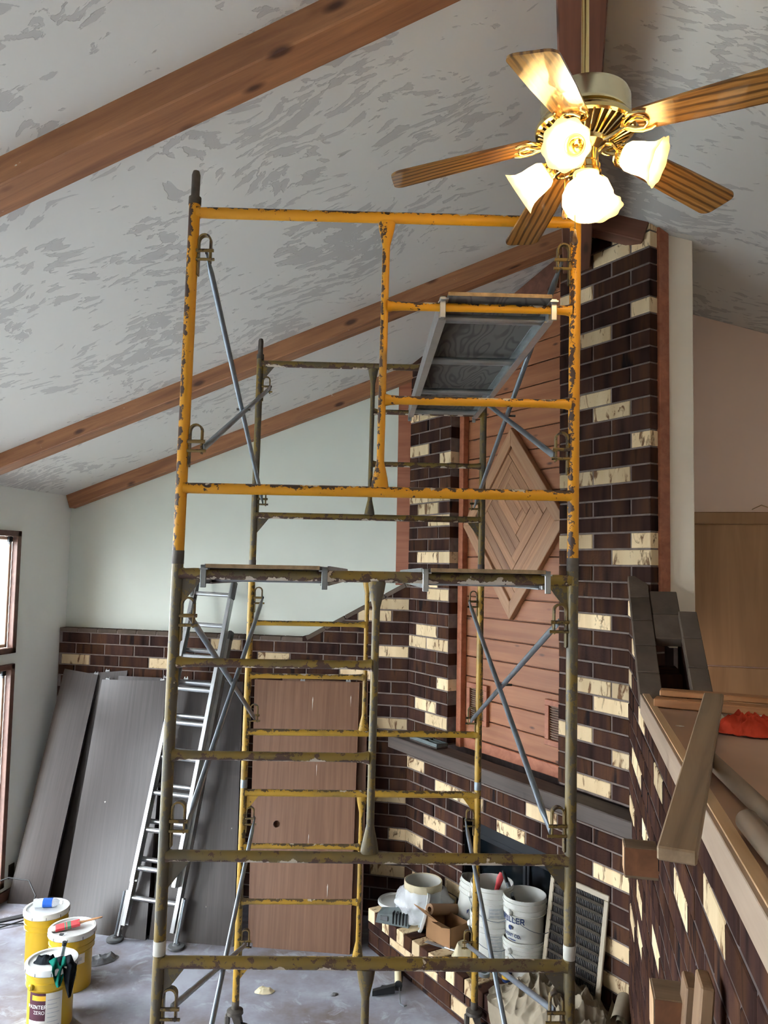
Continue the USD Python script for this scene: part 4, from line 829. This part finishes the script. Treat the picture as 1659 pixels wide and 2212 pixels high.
# paintbrush in its red sleeve
pbm = frame((-3.475, 4.995, LZ + .016), (.80, .60, .10))
pb = thing('paintbrush', 'paintbrush in a red cardboard sleeve lying on the middle bucket lid', 'paintbrush', m=pbm)
part('bristle_tip', MB().box((-.03, -.036, -.006), (.0, .034, .006), .002), 'label_white', pb)
part('sleeve', MB().box((0, -.042, -.009), (.16, .042, .009), .003), 'brush_red', pb)
part('sleeve_band', MB().box((.075, -.0425, -.0095), (.102, .0425, .0095), .002).box((.058, -.0425, -.0095), (.07, .0425, .0095), .002), 'brush_green', pb)
part('handle', MB().path([(.15, 0, 0), (.17, 0, 0), (.20, 0, 0), (.25, 0, 0), (.30, 0, 0), (.31, 0, 0)], [.02, .014, .009, .011, .009, .005], 12, flat=.6), 'brush_wood', pb)
tm = meshkit.text_mesh('PRO', .022, .0006, True); tm.apply_translation((.105, -.01, .0092))
kn = thing('binder_clip', 'small black and grey metal clip on the middle bucket lid', 'clip', (-3.385, 4.945, LZ))
part('body', MB().box((-.02, -.008, 0), (.012, .008, .014), .003), 'tool_black', kn); part('wire', MB().path([(.01, -.006, .006), (.035, -.006, .02), (.035, .006, .02), (.01, .006, .006)], .002, 6), 'galvanised', kn)

# ---------------------------------------------------------------- crumpled cloths (height fields with folds)
def crumple(n, hw, hd, height, seed, fold=7.0, edge=.45, base=lambda x, y: 0.0, sharp=1.5):
    """A rumpled sheet: folds rise towards the middle and lie down at a ragged edge. Closed underneath by the sheet's own hem."""
    g = np.linspace(-1, 1, n); X, Y = np.meshgrid(g, g, indexing='ij'); r = np.sqrt(X ** 2 + Y ** 2); th = np.arctan2(Y, X)
    lim = .86 + .26 * (meshkit.fbm(np.stack([np.cos(th) * 1.7, np.sin(th) * 1.7, np.full_like(X, seed)], -1), 3, seed) - .5)
    s = np.maximum(np.abs(X), np.abs(Y)); k = s / np.maximum(r, 1e-9)
    Xd, Yd = X * k * lim, Y * k * lim
    q = np.stack([Xd * hw * fold, Yd * hd * fold, np.full_like(X, seed * 3.1)], -1)
    z = 0; tot = 0
    for k in range(5):
        a = seed * 1.7 + k * 1.23; d = q[..., 0] * math.cos(a) + q[..., 1] * math.sin(a); wv = meshkit.fbm(q * .45, 3, seed + 11 * k)
        rd = 1 - np.abs(np.sin(d * (1.0 + .25 * k) * 1.5 + 5.5 * wv)); mk = meshkit.noise(q * .35, seed + 50 + k) ** 2
        z = z + mk * (rd ** sharp); tot = tot + mk
    s_ = np.clip((1 - s) / max(edge, 1e-6), 0, 1); env = s_ * s_ * (3 - 2 * s_)
    z = height * (env * (.30 + .25 * meshkit.noise(q * .3, seed + 4)) + (.15 + .85 * env) * .62 * z / tot + .03 * meshkit.fbm(q * 3, 2, seed))
    x, y = Xd * hw, Yd * hd
    zb = np.vectorize(base)(x, y)
    P = np.stack([x, y, zb + z + .002], -1).reshape(-1, 3)
    i, j = np.meshgrid(np.arange(n - 1), np.arange(n - 1), indexing='ij'); a = i * n + j
    F = np.stack([a, a + n, a + n + 1, a + 1], -1).reshape(-1, 4)
    return P, F
def cloth(name, label, loc, rz, mats, n, hw, hd, height, seed, cat='cloth', **kw):
    P, F = crumple(n, hw, hd, height, seed, **kw); c, s = math.cos(rz), math.sin(rz)
    P = P @ A([[c, s, 0], [-s, c, 0], [0, 0, 1]]) + A(loc, float)
    return solo(name, MB().add(P, F), mats, label, cat, smooth=True)
# cloth on the nearest yellow bucket: dark part lying on the lid, the rest hanging over the rim
bc = thing('work_cloth', 'black and teal rag draped over the lid of the nearest yellow bucket', 'cloth', (Y3[0], Y3[1], 0))
P, F = crumple(40, .085, .05, .05, 21, fold=26); part('rag_end', MB().add(P @ A([[.94, .34, 0], [-.34, .94, 0], [0, 0, 1]]) + A([-.03, -.025, LZ]), F), 'cloth_black', bc, smooth=True)
for mt_, sh, z_low, seed in (('cloth_teal', -.012, .275, 2), ('cloth_black', .03, .195, 3)):
    rows = []
    for k, s in enumerate(np.linspace(0, 1, 22)):
        if s < .45: c = A([.02 + s / .45 * .135, .03 + sh, LZ + .022 + .014 * math.sin(s * 6)]); wv = A([.15, 1, 0]) * .045
        else:
            q = (s - .45) / .55; c = A([.155 + .025 * q, .03 + sh * 1.6, LZ + .02 - q * (LZ - z_low)]); wv = A([-.25, 1, 0]) * .046 * (1 - .8 * q)
        rows.append([c + wv * e + A([.012, 0, .008]) * math.sin(e * 5 + s * 9 + seed) for e in np.linspace(-1, 1, 13)])
    R = A(rows); nn = R.shape[1]; f = [(a * nn + b, a * nn + b + 1, (a + 1) * nn + b + 1, (a + 1) * nn + b) for a in range(21) for b in range(nn - 1)]
    rz_ = -.75; Rr = R.reshape(-1, 3) @ A([[math.cos(rz_), math.sin(rz_), 0], [-math.sin(rz_), math.cos(rz_), 0], [0, 0, 1]])
    part('rag_fold', MB().add(Rr, f).add(Rr - A([.004, 0, .005]), [q[::-1] for q in f]), mt_, bc, smooth=True)
sc = thing('marker_pen', 'short black and silver tube standing on the nearest bucket lid among the rag', 'pen', (Y3[0] + .03, Y3[1] + .06, LZ))
part('barrel', MB().path([(0, 0, .0), (.012, .0, .075)], .0135, 14), 'aluminium', sc); part('cap', MB().path([(.012, 0, .075), (.0155, 0, .097)], .0145, 14), 'tool_black', sc)
cloth('grey_rag', 'grey crumpled rag on the floor behind the middle yellow bucket', (-3.36, 5.40, 0), .9, 'cloth_grey', 44, .15, .075, .06, 31, fold=18)
cloth('paper_scrap', 'torn yellowish paper scraps on the floor beside the far left scaffold post', (-2.05, 5.33, 0), .3, 'paper_scrap', 30, .08, .05, .035, 12, cat='paper', fold=24)
cloth('paper_scrap', 'tiny crumpled paper bit on the floor left of the caulking gun', (-1.57, 5.42, 0), .9, 'cloth_grey', 16, .035, .02, .018, 14, cat='paper', fold=40)
solo('power_cord', MB().path([(-4.60, 5.45, .006), (-4.45, 5.62, .006), (-4.30, 5.78, .03), (-4.32, 5.92, .16), (-4.45, 6.0, .24), (-4.62, 5.96, .26), (-4.74, 5.85, .22)], .006, 8), 'rubber', 'thin black cord looping from the left wall to the floor', 'cord')
solo('power_cord', MB().path([(-4.68, 5.56, .006), (-4.5, 5.68, .008), (-4.2, 5.80, .008), (-4.02, 5.86, .006)], .005, 8), 'rubber', 'thin black cord running flat across the floor behind the yellow buckets', 'cord')
solo('floor_strip', MB().box((0, -.03, 0), (.62, .03, .012), .004, m=frame((-4.72, 5.52, 0), (.55, .62, 0))), 'rubber', 'flat dark strip lying on the floor by the left wall', 'strip', smooth=False)

# caulking gun on the floor in front of the hearth
cg = thing('caulking_gun', 'black caulking gun with a pale tube lying on the floor before the hearth', 'caulking gun', (-1.17, 5.53, .03), math.radians(8))
part('tube', MB().path([(.02, .05, .015), (.0, .28, .015)], .024, 16), 'paper_scrap', cg)
part('cradle', MB().box((-.005, .02, -.012), (.045, .30, -.006), .002).lathe([(0, 0), (.028, 0), (.028, .014), (0, .014)], 18, m=frame((.022, .035, .015), (1, 0, 0), z=(0, 1, 0))), 'tool_black', cg)
part('grip', MB().hull([(-.15, -.02, -.02), (-.15, -.055, -.02), (.0, .0, -.02), (.0, .04, -.02), (-.15, -.02, .012), (-.15, -.055, .012), (.0, .0, .03), (.0, .04, .03)]).box((-.10, .02, -.015), (.02, .045, .012), .008), 'tool_black', cg)
part('plunger', MB().path([(.03, .02, .01), (.04, -.08, .0), (.05, -.15, -.008), (.075, -.165, -.012), (.09, -.15, -.012)], .0045, 8), 'galvanised', cg)

# ---------------------------------------------------------------- things on the hearth
HZ = .297
solo('bucket_lid', MB().lathe([(0, .012), (.12, .012), (.125, .02), (.145, .02), (.15, .012), (.15, 0), (0, 0)], 40, m=frame((-1.33, 6.30, HZ), (1, 0, 0))), 'lid_white', 'white bucket lid lying flat at the left end of the hearth', 'lid')
LB = (-1.08, 6.08, HZ)
lb = thing('lined_bucket', 'grey bucket lined with a clear plastic bag held by a cream tape ring', 'bucket', LB)
part('body', MB().lathe([(0, 0), (.125, 0), (.138, .2), (.138, .275), (.134, .275), (.12, .01), (0, .01)], 36), 'bucket_inside', lb, smooth=40)
part('tape_ring', MB().lathe([(.140, .215), (.145, .217), (.145, .28), (.140, .282), (.137, .275), (.137, .217)], 36), 'tape_cream', lb, smooth=40)
ang = np.linspace(0, 2 * PI, 61)[:-1]; rings_ = []
for i, z in enumerate(np.linspace(.225, .02, 14)):
    q = np.stack([np.cos(ang) * 2.2, np.sin(ang) * 2.2, np.full(60, z * 9)], 1); amp = .09 * math.sin(min(1, i / 8) * PI * .75)
    r = .149 + amp * (meshkit.fbm(q * 1.6, 3, 4) * 1.3) + .02 * i / 13 * meshkit.noise(q * 3, 8); rings_.append(np.stack([r * np.cos(ang), r * np.sin(ang), np.full(60, z) + .012 * meshkit.noise(q * 3, 2)], 1))
part('plastic_bag', MB().rings(rings_, False), 'plastic_film', lb, smooth=70)
cz = thing('sanding_tool', 'dark grey plastic tool box with rounded ribs on the front of the hearth', 'tool', (-1.27, 5.955, HZ), math.radians(-8))
part('body', MB().hull([(-.13, -.06, 0), (.13, -.06, 0), (-.13, .06, 0), (.13, .06, 0), (-.12, -.05, .06), (.11, -.05, .085), (-.12, .05, .07), (.11, .05, .09), (-.06, 0, .10), (.06, 0, .115)]), 'tool_grey', cz)
for k in range(5): part('rib', MB().box((.0 + k * .026, -.064, .008), (.014 + k * .026, .064, .096), .006), 'tool_black', cz)
part('badge', MB().box((-.095, -.064, .022), (-.03, -.056, .058), .004), 'rubber_grey', cz)
sl = thing('leaning_lid', 'white plastic lid standing on edge against the cardboard box', 'lid', m=frame((-1.03, 5.90, HZ + .115), (.3, -.3, .9), z=(-.86, -.22, .42)))
part('disc', MB().lathe([(0, -.006), (.125, -.006), (.135, 0), (.135, .018), (.128, .02), (.122, .006), (0, .006)], 40), 'lid_white', sl, smooth=40)
cb = thing('cardboard_box', 'small open brown cardboard box on the hearth beside the white buckets', 'box', (-.845, 5.775, HZ), math.radians(-40))
for lo, hi in (((-.13, -.09, 0), (.13, .09, .004)), ((-.13, -.09, 0), (.13, -.086, .15)), ((-.13, .086, 0), (.13, .09, .15)), ((-.13, -.09, 0), (-.126, .09, .15)), ((.126, -.09, 0), (.13, .09, .15))): part('side', MB().box(lo, hi), 'cardboard', cb, smooth=False)
part('flap', MB().box((-.128, -.16, -.002), (.0, 0, .002), m=frame((0, -.088, .15), (1, 0, 0), y=(0, .75, -.66))), 'cardboard', cb, smooth=False)
part('flap', MB().box((.02, -.09, -.002), (.128, 0, .002), m=frame((0, -.088, .15), (1, 0, 0), y=(0, .9, -.3))), 'cardboard', cb, smooth=False)
rp = frame((-.955, 5.90, HZ + .245), (.55, .0, -.22), z=(0, -.9, .1))
rt = thing('paper_roll', 'roll of brown kraft paper leaning on the cardboard box', 'paper roll', m=frame((-.975, 5.76, HZ + .205), (0, .3, .9), z=(.50, .70, -.36)))
part('roll', MB().lathe([(.018, 0), (.038, 0), (.039, .003), (.039, .297), (.038, .30), (.018, .30), (.018, 0)], 28), 'kraft_paper', rt, smooth=40)
cl_ = thing('spring_clamp', 'small white clip standing on the hearth edge before the box', 'clip', (-.87, 5.74, HZ), .4)
part('loop', MB().path([(-.025, 0, .02), (-.025, 0, .055), (-.015, 0, .064), (.02, 0, .064), (.028, 0, .055), (.028, 0, .02), (.015, 0, .008), (-.015, 0, .008)], .006, 8, closed=True), 'label_white', cl_)
part('jaw', MB().box((-.02, -.012, 0), (.02, .012, .022), .005), 'galvanised', cl_)
tw = thing('putty_knife', 'long silver scraper lying on the hearth edge', 'scraper', (-.86, 5.66, HZ), math.radians(-24))
part('blade', MB().hull([(-.14, -.018, 0), (-.14, .018, 0), (.02, -.01, .0), (.02, .01, 0), (-.14, -.018, .003), (.02, -.01, .008), (.02, .01, .008), (-.14, .018, .003)]), 'galvanised', tw, smooth=False)
part('handle', MB().path([(.02, 0, .008), (.10, 0, .012), (.15, 0, .01)], [.01, .013, .01], 12, flat=.7), 'aluminium', tw)
cloth('paper_wad', 'crumpled pale paper on the hearth beside the far scaffold post', (-.70, 5.60, HZ), .9, 'tape_cream', 34, .12, .07, .10, 44, cat='paper', fold=14)
# white buckets
fw_b = lambda loc: face_angle(loc)
q0 = (-.715, 6.02, HZ + .006)
tl_m = frame(A(q0) + A([0, 0, .012]), (.97, .1, -.20), z=(.19, .06, .98))
wb0 = bucket('white_bucket', 'white bucket with blue paint marks leaning left of the stacked buckets', None, 0, 'bucket_white', .33, .115, .132, False, False, tilt=tl_m)
for k in range(7):
    a = face_angle(q0) + rng.uniform(-.9, .7); z = rng.uniform(.06, .27)
    part('paint_mark', MB().hull([(.122 + z * .045, -.004, z - .02), (.122 + z * .045, .006, z + .02), (.124 + z * .045, .004, z), (.122 + z * .045, -.01, z + .004)], m=frame((0, 0, 0), (math.cos(a), math.sin(a), 0))), 'ink_blue', wb0, smooth=False)
SA, SB = (-.51, 5.545, HZ), (-.285, 5.44, HZ)
b1 = bucket('white_bucket', 'lower white bucket of the left stack on the hearth', SA, .3, 'bucket_white', .34, .125, .142, False, True)
b2 = bucket('white_bucket', 'upper white bucket of the left stack, holding a red-handled brush', (SA[0], SA[1], HZ + .17), .3, 'bucket_white', .36, .122, .142, False, True)
b3 = bucket('white_bucket', 'lower white bucket of the right stack on the hearth', SB, .9, 'bucket_white', .25, .122, .138, False, True)
b4 = bucket('white_bucket', 'upper white bucket of the right stack, with blue lettering', (SB[0], SB[1], HZ + .165), .9, 'bucket_white', .35, .118, .138, False, True)
for b, loc, r, rz in ((b1, SA, .131, .3), (b2, SA, .134, .3)):
    fa = face_angle(loc) - rz; wrap_label(b, r + .001, .05, .235, fa - .15, fa + .55, 'label_grey')
    for j in range(8): wrap_label(b, r + .001, .06 + j * .022, .064 + j * .022, fa - .1, fa + .5 - (j % 3) * .1, 'label_white', 'print_line', off=.002)
fa = face_angle(SB) - .9
wrap_text(b4, 'MILLER', .036, .1345, .205, fa - .66, 'ink_blue'); wrap_text(b4, 'PAINT CO.', .019, .131, .115, fa - .68, 'ink_blue'); wrap_text(b4, '\u2022', .06, .131, .145, fa - .76, 'ink_blue')
wrap_label(b4, .1275, .092, .098, fa - .95, fa - .45, 'ink_blue', 'print_line', off=.002); wrap_label(b3, .129, .08, .10, fa - .6, fa - .3, 'ink_red', 'print_mark', off=.002)
rb = thing('red_brush', 'brush with a red handle sticking out of the left upper white bucket', 'paintbrush', m=frame((SA[0] + .03, SA[1] + .04, HZ + .17 + .30), (.3, .1, 1)))
part('handle', MB().path([(-.05, 0, 0), (.02, 0, 0), (.07, 0, 0), (.11, 0, 0)], [.012, .018, .024, .016], 12, flat=.5), 'brush_red', rb); part('ferrule', MB().box((-.12, -.03, -.008), (-.05, .03, .008), .003), 'galvanised', rb)
gb = thing('grey_brush', 'paint-spattered brush handle leaning in the right upper white bucket', 'paintbrush', m=frame((SB[0] - .06, SB[1] + .04, HZ + .165 + .25), (-.42, .25, .9)))
part('handle', MB().path([(-.12, 0, 0), (0, 0, 0), (.10, 0, 0), (.20, 0, 0), (.225, 0, 0)], [.012, .016, .013, .018, .010], 12, flat=.6), 'tool_black', gb); part('paint', MB().path([(.06, 0, 0.002), (.15, 0, .002)], [.0155, .0185], 12, flat=.62), 'galvanised', gb)
gl = thing('glue_bottle', 'small dark bottle with blue and yellow label on the hearth behind the near bar', 'bottle', (-.39, 5.33, HZ))
part('body', MB().lathe([(0, 0), (.03, 0), (.032, .01), (.032, .09), (.014, .115), (.012, .13), (0, .13)], 20), 'ink_blue', gl); part('label', MB().lathe([(.0325, .02), (.033, .02), (.033, .045), (.0325, .045)], 20), 'label_yellow', gl); part('cap', MB().lathe([(0, .128), (.013, .128), (.012, .15), (0, .152)], 16), 'ink_white', gl)
solo('tape_roll', MB().lathe([(.022, 0), (.038, 0), (.038, .022), (.022, .022), (.022, 0)], 28, m=frame((-.54, 5.36, HZ), (1, 0, 0))), 'galvanised', 'small metallic tape roll on the hearth by the far right scaffold post', 'tape', smooth=40)

# return-air grille leaning against the lower brick
gA, gB = A([-.175, 5.33, HZ]), A([.175, 5.02, HZ]); up_ = unit(A([.105, .105, .97]))
gm = frame(gA, gB - gA, y=up_); GW, GH = np.linalg.norm(gB - gA), .70
gr = thing('return_air_grille', 'large louvred metal air grille leaning against the brick below the mantel', 'grille')
sgn = -1 if gm[1, 2] > 0 else 1
for lo, hi in (((0, 0), (GW, .035)), ((0, GH - .035), (GW, GH)), ((0, .035), (.035, GH - .035)), ((GW - .035, .035), (GW, GH - .035))): part('frame_bar', MB().box((*lo, 0), (*hi, sgn * .016), .004), 'grille_frame', gr, m=gm, smooth=False)
part('filter_back', MB().box((.03, .03, -sgn * .004), (GW - .03, GH - .03, 0)), 'black_metal', gr, m=gm, smooth=False)
for j in range(11):
    y = .055 + j * .056; part('louvre', MB().box((.035, 0, -.001), (GW - .035, .03, .001), m=frame((0, y, sgn * .004), (1, 0, 0), y=(0, .78, sgn * .62))), 'grille_slat', gr, m=gm, smooth=False)
fin = MB()
for x in np.arange(.045, GW - .04, .013): fin.box((x, .036, sgn * .002), (x + .0025, GH - .036, sgn * .006))
part('fin', fin, 'grille_slat', gr, m=gm, smooth=False, kind='stuff')
# canvas drop cloth heaped over the hearth's right end
def hearth_base(x, y):
    xx, yy = x - .02, y + 5.06
    return 0.0
rz = -PI / 4; c_, s_ = math.cos(rz), math.sin(rz)
def cloth_base(lx, ly):
    x, y = .0 + lx * c_ - ly * s_, 5.0 + lx * s_ + ly * c_
    return HZ * min(1, max(0, ((x + y) * S2 - HX + .06) / .06))
P, F = crumple(200, .56, .42, .27, 77, fold=13, edge=.7, base=cloth_base, sharp=1.3)
P = P @ A([[c_, s_, 0], [-s_, c_, 0], [0, 0, 1]]) + A([-.06, 4.98, 0])
P[:, 0] = np.minimum(P[:, 0], XH - .02)
solo('drop_cloth', MB().add(P, F), 'cloth_canvas', 'heaped beige canvas drop cloth at the right end of the hearth', 'drop cloth', smooth=True)
ro = thing('cloth_roll', 'rolled canvas corner of the drop cloth beside the half wall', 'drop cloth', m=frame((.27, 4.79, HZ + .12), (.2, .9, .1), z=(-.5, .2, .8)))
sp = [((.012 + .0045 * q) * math.cos(q), (.012 + .0045 * q) * math.sin(q)) for q in np.linspace(0, 13, 60)]
V = [(0, a, b) for a, b in sp] + [(.22, a, b) for a, b in sp]; part('roll', MB().add(V, [(i, i + 1, 61 + i, 60 + i) for i in range(59)]), 'cloth_canvas', ro, smooth=60)
rg = thing('floor_register', 'dark grey metal register lying on the left end of the mantel', 'register', (-1.10, 6.33, ZM1), math.radians(-45))
part('tray', MB().box((-.19, -.055, 0), (.19, .055, .012), .003), 'mantel_wood', rg, smooth=False)
for lo, hi in (((-.19, -.055), (.19, -.042)), ((-.19, .042), (.19, .055)), ((-.19, -.042), (-.175, .042)), ((.175, -.042), (.19, .042)), ((-.005, -.042), (.005, .042)), ((-.19, -.004), (.19, .004))): part('rim', MB().box((*lo, .012), (*hi, .04), .002), 'black_metal' if abs(lo[0]) < .1 else 'tool_grey', rg, smooth=False)

# ---------------------------------------------------------------- loft edge: lumber, tubes, rags
def lumber(label, p0, p1, w, h, material, up=(0, 0, 1)):
    L = np.linalg.norm(A(p1, float) - A(p0, float)); m = frame(p0, A(p1, float) - A(p0, float), z=up)
    return solo('lumber_board', MB().box((0, -w / 2, -h / 2), (L, w / 2, h / 2), .004), material, label, 'board', m=m, smooth=False)
lumber('weathered grey plank jutting over the half wall at an angle', (.602, 3.66, LOFT + .075), (.215, 1.76, LOFT + .022), .078, .03, 'lumber_weathered')
lumber('upper of two pale boards lying across the far loft edge', (.405, 3.86, LOFT + .055), (1.3, 3.70, LOFT + .055), .085, .026, 'lumber_orange')
lumber('lower brown board lying under the pale board at the far loft edge', (.375, 3.80, LOFT + .02), (1.3, 3.58, LOFT + .02), .085, .038, 'lumber_orange')
def tube(label, p0, p1, r):
    t = thing('cardboard_tube', label, 'tube', m=frame(p0, (0, 0, 1), z=A(p1) - A(p0)))
    L = np.linalg.norm(A(p1) - A(p0)); part('tube', MB().lathe([(r - .004, 0), (r, 0), (r, L), (r - .004, L), (r - .004, 0)], 28), 'tube_card', t, smooth=40); return t
tube('long thin cardboard tube lying on the loft floor behind the grey plank', (.415, 2.83, LOFT + .026), (.53, 1.2, LOFT + .026), .024)
tube('thick cardboard tube lying along the loft edge, nearest the fascia', (.405, 2.03, LOFT + .028), (.46, .7, LOFT + .028), .027)
cloth('red_rag', 'crumpled orange-red rag on the loft floor by the pale boards', (.70, 3.28, LOFT), .1, 'cloth_red', 90, .20, .13, .085, 55, fold=34, sharp=1.3, edge=.5)
solo('masking_tape_roll', MB().lathe([(.05, 0), (.064, 0), (.064, .03), (.05, .03), (.05, 0)], 32, m=frame((.74, 3.46, LOFT), (1, 0, 0))), 'label_white', 'white masking tape roll on the loft floor beside the red rag', 'tape', smooth=40)
cloth('paper_strip', 'small curl of yellowish paper by the pale boards on the loft', (.585, 3.47, LOFT), .5, 'paper_scrap', 18, .05, .035, .045, 61, cat='paper', fold=30)
for i, (x, y) in enumerate(((.47, 3.55), (.72, 2.95), (.66, 2.6), (.80, 3.05))):
    pass
# short beam stubs let into the half wall, and two boards leaning there
for y0, z1, x0, lab in ((3.37, 1.85, .215, 'upper square timber stub sticking out of the brick half wall'), (2.2, 1.862, .212, 'lower square timber stub at the bottom picture edge by the leaning boards')):
    st = thing('timber_stub', lab, 'timber')
    part('stub', MB().box((0, -.055, -.12), (XH - x0, .055, 0), .004), 'stub_wood', st, m=frame((x0, y0 + .055, z1), (1, 0, 0)), smooth=False)
    part('cut_end', MB().box((-.0015, -.053, -.108), (0, .053, -.002)), 'lumber_raw', st, m=frame((x0, y0 + .055, z1), (1, 0, 0)), smooth=False)
    part('cut_face', MB().box((.002, -.0565, -.108), (XH - x0, -.055, -.002)), 'stub_end', st, m=frame((x0, y0 + .055, z1), (1, 0, 0)), smooth=False)
for xa, ya, zt, lab in ((.30, 2.2, 1.92, 'left of two brown boards standing against the half wall'), (.305, 2.0, 2.02, 'right of two brown boards standing against the half wall')):
    lumber(lab, (xa - .16, ya, .02), (xa, ya, zt), .03, .09, 'lumber_old', up=(0, 1, 0))

fl = MB()
for _ in range(46):
    x, y = rng.uniform(.42, 1.3), rng.uniform(1.6, 3.9); a = rng.uniform(0, PI); r1, r2 = rng.uniform(.006, .022), rng.uniform(.003, .008)
    fl.prism([(x + r1 * math.cos(a), y + r1 * math.sin(a)), (x - r2 * math.sin(a), y + r2 * math.cos(a)), (x - r1 * math.cos(a), y - r1 * math.sin(a)), (x + r2 * math.sin(a), y - r2 * math.cos(a))], LOFT - .001, LOFT + .0015)
solo('paint_flakes', fl, 'white_paint_spot', 'pale paint flakes scattered over the loft floor', 'debris', kind='stuff', smooth=False)
